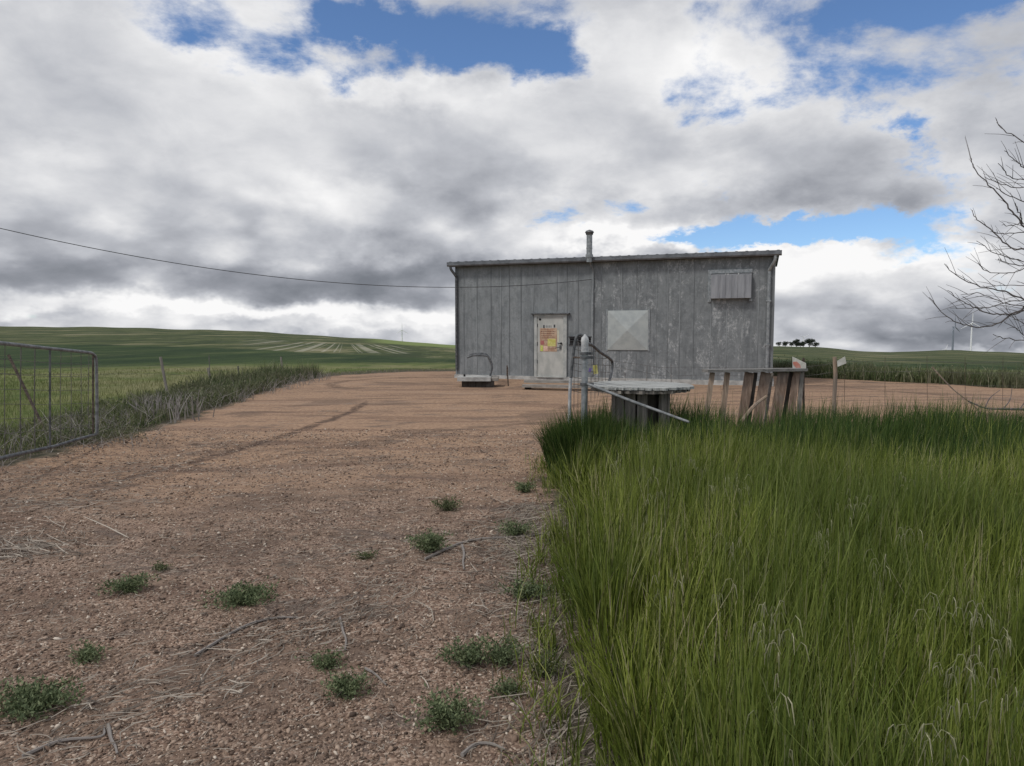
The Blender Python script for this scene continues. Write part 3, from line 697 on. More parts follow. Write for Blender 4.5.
# weeds on the drive: rosettes of stems with small leaves
def weed(name, px, py, wpx, hpx, lab, mm='weed', dn=1.0):
    g = G(px, py); d = g.y; rad = wpx/F*d/2*1.1; ht = hpx/F*d*.50
    n = int(1150*dn*min(1.6, max(.5, rad/.12))); ns = int(34*dn)+8; pr = []
    mbx = []
    for k in range(ns):
        a = random.uniform(0, 6.28); rr_ = rad*random.uniform(.35, 1.3)**1.2; hh = ht*random.uniform(.35, 1.1)
        m_ = n//ns; t = np.linspace(.08, 1, m_)
        cx = g.x+math.cos(a)*rr_*t**.8; cy = g.y+math.sin(a)*rr_*.8*t**.8; cz = tz(g.x, g.y)+hh*.85*np.sin(t*(1.3+random.random()*.9))
        c = np.stack([cx, cy, cz], -1)+rng.normal(0, .013, (m_, 3))
        d1 = rng.normal(0, 1, (m_, 3)); d1[:, 2] = np.abs(d1[:, 2])*.7+.3; d1 /= np.linalg.norm(d1, axis=1)[:, None]
        d2 = np.cross(d1, rng.normal(0, 1, (m_, 3))); d2 /= np.linalg.norm(d2, axis=1)[:, None]
        s = (rng.uniform(.005, .012, m_)*(rad/.12)**.3)[:, None]
        Vv = np.stack([c, c+d1*s+d2*s*.42, c+d1*s*2.2, c+d1*s-d2*s*.42], 1).reshape(-1, 3)
        mbx.append((Vv, np.arange(len(Vv)).reshape(-1, 4)))
    V, Fq = cat(mbx); V[:, 0] -= g.x; V[:, 1] -= g.y; zb = tz(g.x, g.y); V[:, 2] = np.maximum(V[:, 2]-zb, .001)
    o = npmesh('weed_plant', V, Fq, M[mm]); o.location = (g.x, g.y, zb)
    return tag(o, lab, 'weed', 'green weeds growing on the drive')
weed('w', 429, 552, 40, 42, 'tallest leafy green weed in the middle of the drive, below a greyer one', dn=1.5)
weed('w', 447, 510, 28, 22, 'greyish weed just behind the tallest mid-drive weed', 'brush')
weed('w', 516, 537, 30, 28, 'round green weed on the drive close to the tall grass, mid distance', dn=1.2)
weed('w', 525, 492, 26, 18, 'farthest green weed beside the left tip of the tall grass')
weed('w', 524, 600, 42, 38, 'spreading weed touching the tall grass, below the long bent stick', dn=1.2)
weed('w', 467, 665, 50, 40, 'left weed of the wide pair in the lower middle of the drive', dn=1.3)
weed('w', 503, 664, 42, 50, 'right and taller weed of the wide pair near the grass', dn=1.4)
weed('w', 447, 725, 58, 56, 'nearest bushy weed at the bottom centre of the drive', dn=1.6)
weed('w', 508, 694, 30, 24, 'small weed just under the wide pair, near the grass')
weed('w', 544, 676, 30, 46, 'dull weed tucked against the edge of the tall grass', 'brush')
weed('w', 345, 695, 44, 36, 'bright green low weed in the lower left-middle of the drive', dn=1.3)
weed('w', 323, 668, 34, 26, 'dull green weed right behind the bright low one')
weed('w', 240, 603, 60, 24, 'flat mat-like weed in the left half of the drive beside a grey stick', dn=1.3)
weed('w', 128, 592, 40, 30, 'tufted weed on the left of the drive, above the small sparse one', dn=1.1)
weed('w', 85, 662, 38, 24, 'small sparse weed on the left, between the tufted and the corner weed', 'weed', .8)
weed('w', 30, 710, 80, 34, 'wide weed in the bottom left corner of the photo', dn=1.6)
weed('w', 366, 557, 22, 10, 'tiny flat weed left of the tallest mid-drive weed', 'brush', .6)
weed('w', 163, 570, 22, 12, 'tiny pale weed behind the tufted one on the left', 'brush', .6)
# ---------------------------------------------------------------- the shed
FL, FR = Vector((-1.95, 24.7, 0)), Vector((7.79, 21.2, 0))
UX = (FR-FL).normalized(); NX = Vector((UX.y, -UX.x, 0)); LEN = (FR-FL).length; DEPTH = 7.0     # NX points at the camera side
ANG = math.atan2(UX.y, UX.x)
MR = Matrix.Rotation(ANG, 3, 'Z')
def FU(px, py, off=0.0):
    """pixel -> (u, z) on the facade plane"""
    r = ray(px, py); o = Vector((0, 0, CAMZ)); p0 = FL+NX*off
    t = (p0-o).dot(NX)/r.dot(NX); h_ = o+r*t; return (h_-p0).dot(UX), h_.z
def FW(u, z, off=0.0): return FL+UX*u+NX*off+Vector((0, 0, z))
def fbox(mb, u0, u1, z0, z1, o0, o1):
    mb.box(FW((u0+u1)/2, (z0+z1)/2, (o0+o1)/2), (u1-u0, o1-o0, z1-z0), MR.to_4x4()); return mb
def prect(px0, py0, px1, py1):
    pm = (py0+py1)/2; cx = (px0+px1)/2
    return FU(px0, pm)[0], FU(px1, pm)[0], FU(cx, py1)[1], FU(cx, py0)[1]
H = 3.93; BZ = .13
shed = thing('metal_shed', 'grey weathered sheet-metal shed with a low sloping roof behind the yard', 'shed', tuple(FL), ANG)
UJ = FU(593, 320)[0]
mb = MB(); fbox(mb, 0, UJ, BZ, H-.05, -.12, 0)
mb.build('wall', M['wall'], shed, label='plain grey left half of the front wall')
mb = MB(); fbox(mb, UJ+.002, LEN, BZ, H-.05, -.12, .02)
mb.build('wall', M['wall_pale'], shed, label='right half of the front wall with whitish stains')
mb = MB()
for u in (0.06, LEN-.06): mb.box(FW(u, (BZ+H)/2-.03, -DEPTH/2-.125), (.12, DEPTH, H-BZ-.06), MR.to_4x4())
mb.box(FW(LEN/2, (BZ+H)/2+.05, -DEPTH-.19), (LEN, .12, H-BZ+.1), MR.to_4x4())
mb.build('wall', M['wall'], shed, label='side and back walls')
# standing seams of the cladding
mb = MB()
seams = [464, 477, 491, 501, 509.5, 521, 533.5, 557, 567, 578]
for k, px in enumerate(seams):
    u = FU(px, 320)[0]; wd = .022 if k % 2 else .014
    z0 = BZ+.01; 
    if 534 < px < 567: z0 = FU(550, 312)[1]+.03
    fbox(mb, u-wd/2, u+wd/2, z0, H-.07, .0005, .012)
seams2 = [601, 621, 636, 656, 667, 679, 693, 710, 726, 742, 757]
for k, px in enumerate(seams2):
    u = FU(px, 360)[0]; wd = .020 if k % 3 else .013
    if 606 < px < 650: fbox(mb, u-wd/2, u+wd/2, BZ+.01, FU(630, 352)[1]-.03, .0205, .031); fbox(mb, u-wd/2, u+wd/2, FU(630, 309)[1]+.03, H-.07, .0205, .031)
    elif 706 < px < 754: fbox(mb, u-wd/2, u+wd/2, BZ+.01, FU(730, 302)[1]-.05, .0205, .031)
    else: fbox(mb, u-wd/2, u+wd/2, BZ+.01, H-.07, .0205, .031)
fbox(mb, UJ-.05, UJ+.0, BZ+.01, H-.07, .0, .045)
mb.build('wall_seams', M['seam'], shed)
mb = MB(); fbox(mb, -.04, LEN+.04, -.25, BZ-.002, -DEPTH-.2, .05)
mb.build('foundation', M['concrete'], shed)
# roof: slopes up away from the camera; ribbed sheets over a fascia and a half-round gutter
mb = MB(); rise = .22
OV = .20
def roofp(u, o, dz): return FW(u, H+.062+dz+rise*(OV-o)/(DEPTH+.6), o)
vs = [roofp(-.15, OV, 0), roofp(LEN+.12, OV, 0), roofp(LEN+.12, -DEPTH-.5, 0), roofp(-.15, -DEPTH-.5, 0)]
mb.add([v+Vector((0, 0, k)) for k in (-.05, 0) for v in vs], [(0, 1, 2, 3), (4, 5, 6, 7), (0, 1, 5, 4), (1, 2, 6, 5), (2, 3, 7, 6), (3, 0, 4, 7)])
nr = 36
for k in range(nr+1):
    u = -.1+(LEN+.17)*k/nr
    a_, b_ = roofp(u, OV+.01, .004), roofp(u, -DEPTH-.5, .004)
    hw = UX*.045; ht = Vector((0, 0, .007)); h2 = UX*.02
    mb.add([a_-hw, a_+hw, a_+h2+ht, a_-h2+ht, b_-hw, b_+hw, b_+h2+ht, b_-h2+ht], [(0, 1, 2, 3), (4, 5, 6, 7), (0, 1, 5, 4), (1, 2, 6, 5), (2, 3, 7, 6), (3, 0, 4, 7)])
mb.build('roof', M['trim'], shed)
mb = MB(); fbox(mb, -.12, LEN+.10, H-.10, H+.035, .03, .15); mb.build('fascia', M['wooddark'], shed)
mb = MB()
prof = [(.165, .05), (.165, -.07), (.20, -.10), (.27, -.10), (.30, -.06), (.305, .045), (.285, .05), (.28, -.05), (.19, -.08), (.18, .05)]
rings = [[FW(u, H+z, o) for (o, z) in prof] for u in (-.19, LEN+.17)]
n = len(prof); mb.add(rings[0]+rings[1], [tuple(range(n)), tuple(range(n, 2*n))]+[(k, (k+1) % n, n+(k+1) % n, n+k) for k in range(n)])
for k in range(9):
    u = LEN*(k+.5)/9; fbox(mb, u-.015, u+.015, H-.06, H+.056, .166, .31)
gut = mb.build('gutter', M['darktrim'], shed)
mb = MB()
ua, ub = .03, LEN-.16
mb.tube(bez([FW(ua-.12, H-.08, .22), FW(ua-.10, H-.2, .20), FW(ua+.02, H-.42, .08), FW(ua+.02, H-.6, .055), FW(ua+.02, 1.5, .055), FW(ua+.02, .3, .055)], 4), .045, 8)
mb.build('downspout', M['galvdark'], shed, True)
mb = MB()
mb.tube(bez([FW(ub+.16, H-.08, .23), FW(ub+.14, H-.25, .21), FW(ub+.0, H-.5, .09), FW(ub, H-.7, .075), FW(ub, 1.6, .075), FW(ub, .35, .075), FW(ub, .2, .15)], 4), .05, 8)
fbox(mb, ub-.07, ub+.07, 1.2, 1.24, .02, .13); fbox(mb, ub-.07, ub+.07, 2.5, 2.54, .02, .13)
mb.build('downspout', M['galv'], shed, True)
mb = MB(); fbox(mb, LEN-.06, LEN+.006, BZ+.01, H-.07, .021, .034); mb.build('corner_trim', M['seam'], shed)
mb = MB(); fbox(mb, -.006, .05, BZ+.01, H-.07, .001, .016); mb.build('corner_trim', M['seam'], shed)
# door
u0, u1, z0, z1 = prect(537.5, 317.0, 563.5, 376.5)
mb = MB(); fbox(mb, u0, u1, z0, z1, .0, .035)
door = mb.build('door', M['door'], shed)
def sub(name, mb, mt, par, label=None, smooth=False):
    o = mb.build(name, M[mt], None, smooth, label)
    Mi = wmat(par).inverted(); o.data.transform(Mi); o.parent = par; return o
mb = MB(); fu = .10
fbox(mb, u0-fu, u0-.006, z0-.03, z1+.08, .001, .06); fbox(mb, u1+.006, u1+fu+.02, z0-.03, z1+.08, .001, .06); fbox(mb, u0-.005, u1+.005, z1+.006, z1+.08, .001, .06); fbox(mb, u0-.005, u1+.005, z0-.03, z0-.004, .001, .09)
sub('door_frame', mb, 'frame', door)
mb = MB(); fbox(mb, u0-fu-.10, u1+fu+.12, z1+.085, z1+.125, .001, .13); sub('drip_cap', mb, 'galvdark', door)
ku, kz = FU(561.5, 343.4)
mb = MB(); mb.tube([FW(ku, kz, .035), FW(ku, kz, .075)], .035, 10); mb.tube([FW(ku, kz, .065), FW(ku-.02, kz, .08), FW(ku-.10, kz-.01, .085)], .013, 6); sub('lock', mb, 'black', door, smooth=True)
ku, kz = FU(560, 347.5)
mb = MB(); mb.tube(bez([FW(ku+.04, kz+.03, .036), FW(ku+.02, kz+.01, .09), FW(ku-.08, kz-.0, .095), FW(ku-.13, kz-.02, .09)], 3), .014, 6); fbox(mb, ku-.01, ku+.06, kz-.06, kz+.06, .036, .045); sub('handle', mb, 'galvdark', door, smooth=True)
hu, hz = FU(540.4, 319.4)
mb = MB(); mb.tube([FW(hu, hz, .034), FW(hu, hz, .042)], .04, 12); sub('round_hole', mb, 'black', door)
for zq in (.25, .55, .86):
    mb = MB(); fbox(mb, u0-.004, u0+.02, z0+(z1-z0)*zq-.06, z0+(z1-z0)*zq+.06, .036, .05); sub('hinge', mb, 'galvdark', door)
pu0, pu1, pz0, pz1 = prect(540.2, 328.2, 557.3, 351.5)
mb = MB(); fbox(mb, pu0, pu1, pz0, pz1, .036, .039)
pos = sub('poster', mb, 'poster', door, 'large faded orange notice covered in lines of print')
mb = MB(); W_ = pu1-pu0; Hh = pz1-pz0
for (r0, hgt, a_, b_) in ((.06, .035, .05, .62), (.13, .05, .05, .90), (.21, .05, .05, .85), (.30, .04, .08, .70), (.37, .045, .05, .88), (.45, .03, .05, .55), (.52, .03, .2, .5), (.86, .03, .45, .95), (.92, .03, .5, .9)):
    mb = MB(); x = a_
    while x < b_:
        l = random.uniform(.03, .09); zc = pz1-Hh*r0
        fbox(mb, pu0+W_*x, pu0+W_*min(x+l, b_), zc-Hh*hgt*.55, zc, .0395, .0405); x += l+.022
    sub('print_line', mb, 'ink', door)
def sheet(name, px0, py0, px1, py1, mt, off, lab):
    a_, b_, c_, d_ = prect(px0, py0, px1, py1); mb = MB(); fbox(mb, a_, b_, c_, d_, off, off+.002); sub(name, mb, mt, door, lab)
sheet('notice', 548, 338.8, 556, 346.2, 'yellow', .041, 'square yellow sheet over the orange notice')
sheet('notice', 541, 340.5, 544.5, 344.5, 'red', .041, 'small faded red sheet')
sheet('notice', 540.8, 345.5, 543.4, 351.0, 'yellowgreen', .042, 'small yellow-green slip at the lower left')
sheet('notice', 543.8, 346.0, 548.0, 350.8, 'pink', .0415, 'small pale pink sheet at the bottom')
sheet('notice', 557.6, 330, 559.4, 342, 'paper', .037, 'narrow cream strip right of the orange notice')
mb = MB()
a_, b_, c_, d_ = prect(543.5, 325, 545, 328.2); fbox(mb, a_, b_, c_, d_, .036, .038); sub('stencil_mark', mb, 'inkgrey', door)
mb = MB(); a_, b_, c_, d_ = prect(554, 324.6, 555.6, 327.6); fbox(mb, a_, b_, c_, d_, .036, .038)
sub('stencil_mark', mb, 'inkgrey', door)
mb = MB()
for (xa, xb) in ((546, 547.2), (547.7, 548.6), (549.2, 550.2), (550.8, 551.8)):
    a_, b_, c_, d_ = prect(xa, 325.4, xb, 327.6); fbox(mb, a_, b_, c_, d_, .036, .038)
sub('stencil_mark', mb, 'inkmid', door)
# dark slot vent behind the gate post
a_, b_, c_, d_ = prect(569.8, 337.4, 592.0, 344.4)
mb = MB(); fbox(mb, a_, b_, c_, d_, .001, .006); v = mb.build('wall_vent', M['black'], shed)
mb = MB(); fbox(mb, a_-.03, b_-.0, d_, d_+.035, .001, .05); fbox(mb, a_-.03, b_-.0, c_-.03, c_, .001, .03)
for k in range(3): zc = c_+(d_-c_)*(k+.5)/3; mb.box(FW((a_+b_)/2, zc, .022), (b_-a_, .03, .006), (MR.to_4x4() @ Matrix.Rotation(R(35), 4, 'X')))
sub('louvre', mb, 'cable', v)
# square hatch pressed with a cross
a_, b_, c_, d_ = prect(608, 310.5, 648.3, 350)
mb = MB(); cu, cz = (a_+b_)/2, (c_+d_)/2
B = [FW(a_, c_, .024), FW(b_, c_, .024), FW(b_, d_, .024), FW(a_, d_, .024)]
Tt = [FW(a_, c_, .05), FW(b_, c_, .05), FW(b_, d_, .05), FW(a_, d_, .05)]; ctr = FW(cu, cz, .13)
mb.add(B+Tt+[ctr], [(0, 1, 5, 4), (1, 2, 6, 5), (2, 3, 7, 6), (3, 0, 4, 7), (4, 5, 8), (5, 6, 8), (6, 7, 8), (7, 4, 8), (0, 1, 2, 3)])
hatch = mb.build('hatch', M['panelw'], shed)
for (ea, eb) in ((a_-.05, a_-.004), (b_+.004, b_+.05)):
    mb = MB(); fbox(mb, ea, eb, c_-.04, d_+.04, .021, .045); sub('frame_strip', mb, 'galv', hatch)
# projecting vent hood, upper right
a_, b_, c_, d_ = prect(711.5, 273.5, 751.5, 298.5)
mb = MB()
pr = [(.022, d_), (.20, d_-.06), (.24, c_), (.022, c_)]
sd2 = [[FW(u, z, o) for (o, z) in pr] for u in (a_, b_)]
mb.add(sd2[0]+sd2[1], [(0, 1, 2, 3), (4, 5, 6, 7), (0, 1, 5, 4), (1, 2, 6, 5), (2, 3, 7, 6), (3, 0, 4, 7)])
for q in (.22, .36, .52, .66, .84):
    u = a_+(b_-a_)*q; p1, p2 = FW(u, d_-.07, .203), FW(u, c_+.01, .242); mb.tube([p1, p2], .008, 4)
hood = mb.build('vent_hood', M['hood'], shed)
for q in ((a_-.10, a_-.01, c_-.10, d_+.12), (a_-.01, b_+.02, d_+.01, d_+.12), (b_-.06, b_+.03, c_-.09, c_-.01)):
    mb = MB(); fbox(mb, *q, .021, .06); sub('frame_strip', mb, 'galv', hood)
for q in (.36, .42, .68): u = a_+(b_-a_)*q; mb = MB(); mb.tube([FW(u, d_-.03, .10), FW(u, d_-.03, .19)], .024, 8); sub('hood_bolt', mb, 'pipewhite', hood)
# stovepipe with its cap, and the service conduit down the wall
su = FU(592.0, 250)[0]; so_ = .36
st_top = 1.6+(332-238)*23.3/F
mb = MB(); mb.tube([FW(su, H-.12, so_), FW(su, st_top, so_)], .092, 14); mb.tube([FW(su, H+.02, so_), FW(su, H+.12, so_)], .12, 14); mb.tube([FW(su, H+.30, so_), FW(su, H+.33, so_)], .10, 14)
sp_ = mb.build('stovepipe', M['galv'], shed, True)
mb = MB(); mb.tube([FW(su, st_top-.02, so_), FW(su, st_top+.03, so_), FW(su, st_top+.05, so_), FW(su, st_top+.10, so_)], [.11, .12, .145, .12], 14); mb.tube([FW(su, st_top+.10, so_), FW(su, st_top+.14, so_)], [.12, .02], 14)
sub('pipe_cap', mb, 'galvdark', sp_, smooth=True)
mb = MB(); mb.tube(bez([FW(su+.02, H-.1, so_), FW(su+.03, H-.25, .2), FW(su+.06, H-.4, .07), FW(su+.06, 2.6, .07), FW(su+.06, BZ+.1, .07)], 4), .02, 6); mb.build('conduit', M['galv'], shed, True)

# ---------------------------------------------------------------- power cable and its pole
uc, zc = FU(592, 279.5)
pA = FW(uc, zc, .06); pB = Vector((-18.5, 13.5, 6.2))
obs = [(0, 228.5), (100, 249), (205, 268), (330, 282.5), (452, 287)]; rows, rhs = [], []
dP = pB-pA
for (qx, qy) in obs:
    rr0 = ray(qx, qy); t_ = (rr0.x*pA.y-rr0.y*pA.x)/(rr0.y*dP.x-rr0.x*dP.y); Yd = pA.y+dP.y*t_
    zq = P(qx, qy, Yd).z; rows.append([t_, -4*t_*(1-t_)]); rhs.append(zq-pA.z*(1-t_))
(zB, sag), *_ = np.linalg.lstsq(np.array(rows), np.array(rhs), rcond=None)
pts = [Vector((pA.x+dP.x*t_, pA.y+dP.y*t_, pA.z*(1-t_)+zB*t_-4*sag*t_*(1-t_))) for t_ in np.linspace(0, 1, 60)]
mb = MB(); mb.tube(pts, .009, 5); o = mb.build('power_cable', M['cable'], smooth=True)
tag(o, 'single black service cable sagging across the sky to the shed wall', 'cable')
pole = thing('utility_pole', 'wooden utility pole carrying the service cable, left outside the picture', 'utility pole', (-18.5, 13.6, tz(-18.5, 13.6)))
mb = MB(); mb.tube([(-18.5, 13.6, -.3), (-18.5, 13.6, 3), (-18.5, 13.6, zB+.9)], [.15, .13, .10], 12); mb.build('pole', M['woodstave'], pole, True)
mb = MB(); mb.box((-18.5, 13.6, zB+.4), (1.6, .1, .12)); mb.build('crossarm', M['woodgrey'], pole)
mb = MB(); mb.tube([(-18.5, 13.46, zB), (-18.5, 13.62, zB)], .04, 8); mb.build('insulator', M['pipewhite'], pole)

# ---------------------------------------------------------------- things in front of the shed
# well cover platform with bent pipe
g = G(477, 387)
pf = thing('well_cover', 'low concrete slab on a dark base against the left of the shed wall', 'well cover', (g.x, g.y, 0))
py_ = g.y
mb = MB(); xa, xb = P(459, 380, py_).x, P(489.5, 380, py_).x
mb.box(((xa+xb)/2, py_+.35, .235), (xb-xa+.08, 1.0, .115), None); mb.build('slab', M['concrete'], pf)
xc = P(498.5, 380, py_).x
mb = MB(); mb.box(((xb+.05+xc)/2, py_+.40, .225), (xc-xb-.06, .9, .10)); mb.build('side_slab', M['plank'], pf)
mb = MB(); mb.box(((xa+xc)/2-.03, py_+.38, .075), (xc-xa-.22, .8, .19)); mb.build('base', M['wooddark'], pf)  # dark box filling the space beneath the slabs
mb = MB(); q = P(464, 372, py_); mb.tube([(q.x, py_+.2, .29), (q.x, py_+.2, .36)], .03, 8); mb.build('valve', M['black'], pf, True)
hp_ = thing('bent_pipe', 'bent dark pipe rail hooked over the concrete slab by the shed', 'pipe', tuple(P(491, 372, py_+.3)))
mb = MB(); dY = py_+.3
for (o_, dz) in ((0, 0), (.10, 0)):
    e = .8 if o_ else 0
    mb.tube(bez([P(467+e, 357.5-e, dY+o_), P(470, 356.5-e*2, dY+o_), P(474, 355.3-e*2, dY+o_), P(485-e, 355.5-e*2, dY+o_), P(488.5-e, 357-e, dY+o_), P(491-e*.5, 362, dY+o_), P(492, 368, dY+o_), P(490.5, 374, dY+o_), P(490, 379.5, dY+o_)], 4), .032, 7)
mb.build('pipe', M['galvdark'], hp_, True)
g = G(508.5, 386)
mb = MB(); t_ = P(507, 365.5, g.y); mb.tube([(g.x, g.y, -.1), (t_.x, g.y, t_.z)], .022, 6); mb.box((t_.x+.01, g.y-.03, t_.z-.18), (.05, .02, .25))
tag(mb.build('marker_stake', M['rust']), 'thin dark steel stake between the slab and the door', 'stake')
# planks in front of the door as a step
g = G(560, 389.5)
for k, (pa, pb, py0, yo, lab) in enumerate(((522, 604, 386.3, 0, 'lowest weathered plank of the step before the door, the front one'), (524, 603, 381.6, .28, 'upper weathered plank of the door step, nearest the wall'))):
    yb = g.y+yo; xa, xb = P(pa, py0, yb).x, P(pb, py0, yb).x; zc = P(560, py0, yb).z
    mb = MB(); Mx = Matrix.Rotation(ANG*.5, 4, 'Z')
    mb.box(((xa+xb)/2, yb, max(zc, .05)), ((xb-xa), .24, .07), Mx)
    tag(mb.build('plank', M['plank']), lab, 'plank', 'planks of the door step')
mb = MB(); mb.box((P(528, 386, g.y+.2).x, g.y+.40, .055), (.18, .3, .10)); tag(mb.build('timber_block', M['wooddark']), 'dark timber block under the left end of the door step planks', 'block')

# ---------------------------------------------------------------- gate post and the twisted gate leaf
GP = (.82, 8.0)
post = thing('gate_post', 'round steel pipe gate post with a white band and pointed cap', 'gate post', (GP[0], GP[1], 0))
zt = P(584, 337, 8).z
def pz(py): return P(584, py, 8).z
mb = MB(); mb.tube([(GP[0], GP[1], -.3), (GP[0], GP[1], pz(352))], .037, 14); mb.build('pipe', M['galv'], post, True)
mb = MB(); mb.tube([(GP[0], GP[1], pz(352)), (GP[0], GP[1], pz(343))], .041, 14); mb.build('painted_band', M['pipewhite'], post, True)
mb = MB(); mb.tube([(GP[0], GP[1], pz(z)) for z in (343.5, 341, 337.5, 335.5, 334)], [.041, .046, .038, .016, .006], 14); mb.build('cap', M['pipewhite'], post, True)
for yy_ in (353.5, 357.5, 384):
    mb = MB(); mb.tube([(GP[0], GP[1], pz(yy_+1.2)), (GP[0], GP[1], pz(yy_-1.2))], .053, 12); mb.box((GP[0]+.07, GP[1]+.01, pz(yy_)), (.07, .02, .03)); mb.build('hinge_clamp', M['galvdark'], post, True)
gl = thing('wire_gate', 'sagging wire gate leaf with a bent tube frame behind the pipe post', 'gate', (.75, 8.25, 0))
def gp(px, py): return P(px, py, 8.22+(px-571)/42*1.65)
mb = MB(); mb.tube(bez([P(583, 336, 8.24), P(579.5, 334.6, 8.24), P(576.2, 338, 8.24), P(574, 349, 8.24), P(572.3, 364, 8.24), P(571, 378, 8.24)], 5), .018, 8); mb.build('stile', M['galvdark'], gl, True)
mb = MB(); mb.tube([P(570.6, 378, 8.24), P(569.8, 395, 8.24), P(569.2, 430, 8.24), P(569, 470, 8.24)], .019, 8); mb.build('stile', M['pipewhite'], gl, True, 'pale lower length of the end tube')
mb = MB(); mb.tube(bez([gp(587, 343.3), gp(592, 345), gp(600, 352), (gp(608, 357.2)), gp(611.8, 361), gp(612.2, 368), gp(610.5, 376), gp(609, 381.5)], 5), .02, 8); mb.build('top_rail', M['galvdark'], gl, True)
mb = MB(); mb.tube([P(573, 357.5, 8.24), P(581, 357.5, 8.1)], .012, 6); mb.build('link', M['rust'], gl)
mb = MB()
for px in (574.5, 578.5, 587.5, 591.5, 595.5, 599, 602.5, 606, 609.5):
    top = np.interp(px, [572, 576, 587, 592, 600, 608, 612], [352, 342, 343.3, 345, 352, 357.2, 361]); bot = np.interp(px, [570, 590, 610], [412, 402, 388])
    mb.tube([gp(px, top), gp(px-.4, (top+bot)/2+1), gp(px-.6, bot)], .0035, 4)
for k, py in enumerate((350, 357, 364, 371, 378, 385, 392)):
    xr = 612-.2*k if py > 361 else np.interp(py, [343, 352, 357.2, 361], [588, 599, 607, 611.5])
    mb.tube([gp(573, py-1.0), gp(583, py+1.0), gp((583+xr)/2, py+.8), gp(xr, py+1.6)], .0032, 4)
mb.build('mesh', M['wire'], gl)
mb = MB(); c = gp(595.5, 369.5); mb.box(c, (.055, .004, .115), Matrix.Rotation(R(-8), 4, 'Y')); tag(mb.build('tag', M['yellow']), 'small yellow tag hanging on the gate mesh right of the pipe post', 'tag')
mb = MB(); c = gp(590, 370); mb.box(c, (.03, .004, .05), Matrix.Rotation(R(20), 4, 'Y')); tag(mb.build('tag', M['purple']), 'tiny purple tag on the gate mesh next to the yellow one', 'tag')
# long rod running from post to the grass
mb = MB(); A = P(587.5, 384, 7.93); B = P(686, 421, 6.85); d_ = (B-A); mb.tube([A, A+d_*.5+Vector((0, 0, -.006)), B, B+d_*.03], [.016, .016, .013, .012], 10)
tag(mb.build('gate_rod', M['galvmid'], smooth=True), 'long galvanised rod slanting from the pipe post down into the grass', 'rod')
# cable spool table
SC = Vector((1.49, 8.2, 0))
sp_ = thing('cable_spool', 'large wooden cable drum set on end like a round table, weathered pale top', 'cable spool', tuple(SC))
def disc(mb, z0, z1, R_, boards=7, jit=.01):
    bw = 2*R_/boards
    for k in range(boards):
        x0_ = -R_+k*bw+.004; x1_ = x0_+bw-.008; n_ = 5; up = []; dn_ = []
        for q in range(n_+1):
            x = x0_+(x1_-x0_)*q/n_; y = math.sqrt(max(R_*R_-x*x, 0))+random.uniform(-jit, jit); up.append((x, y)); dn_.append((x, -y))
        prf = dn_+up[::-1]; n2 = len(prf); jz = random.uniform(-.004, .006)
        c_, s_ = math.cos(.25), math.sin(.25)
        vs = [SC+Vector((x*c_-y*s_, x*s_+y*c_, z+jz)) for z in (z0, z1) for (x, y) in prf]
        mb.add(vs, [tuple(range(n2-1, -1, -1)), tuple(range(n2, 2*n2))]+[(i_, (i_+1) % n2, n2+(i_+1) % n2, n2+i_) for i_ in range(n2)])
mb = MB(); disc(mb, .968, .995, .60, 9, .03); mb.build('top', M['woodtop'], sp_)
mb = MB(); disc(mb, .930, .962, .57, 6, .035); mb.build('flange', M['woodstave'], sp_); mb = MB(); disc(mb, .02, .06, .59); mb.build('flange', M['woodstave'], sp_)
mb = MB(); nst = 15
for k in range(nst):
    a_ = 2*math.pi*k/nst; 
    if k in (12,): continue
    c_ = SC+Vector((math.cos(a_)*.315, math.sin(a_)*.30, .49)); mb.box(c_, (.03, .118*random.uniform(.9, 1.0), .87), Matrix.Rotation(a_, 4, 'Z'))
mb.build('staves', M['woodstave'], sp_)
mb = MB(); mb.tube([SC+Vector((0, 0, .06)), SC+Vector((0, 0, .925))], .255, 14); mb.build('shade_core', M['wooddark'], sp_)  # dark cylinder stands in for the shaded hollow behind the missing stave
# wooden pallet / crib panel propped in the fence
pal = thing('wooden_rack', 'leaning rack of slanted red-brown boards under a grey top rail', 'rack', (3.1, 8.95, 0))
D_ = 8.9
mb = MB(); A, B = P(705, 370.8, D_), P(804, 369.5, D_+.35); c_ = (A+B)/2; L_ = (B-A).length; Ma = Matrix.Rotation(math.atan2(B.y-A.y, B.x-A.x), 4, 'Z') @ Matrix.Rotation(-math.atan2(B.z-A.z, L_), 4, 'Y')
mb.box(c_, (L_, .16, .035), Ma); mb.build('top_rail', M['woodgrey'], pal)
mb = MB(); mb.box(c_+Vector((0, .12, -.98)), (L_*.98, .05, .09), Ma); mb.build('bottom_rail', M['woodred'], pal)
def board(pt, pb_, y0, y1, wd, mt, dY=0, th=.022):
    dd_ = np.interp(pt, [705, 804], [D_, D_+.35])+dY
    T_ = P(pt, y0, dd_); B_ = P(pb_, y1, dd_-.12); ax = (T_-B_); L2 = ax.length; ax.normalize()
    w_ = wd*.88/F*dd_; side = Vector((1, .1, 0)); side = (side-ax*side.dot(ax)).normalized(); nrm = ax.cross(side)
    Mx = Matrix((side, nrm, ax)).transposed().to_4x4()
    m_ = MB(); m_.box((T_+B_)/2, (w_, th, L2), Mx); m_.build('board', M[mt], pal)
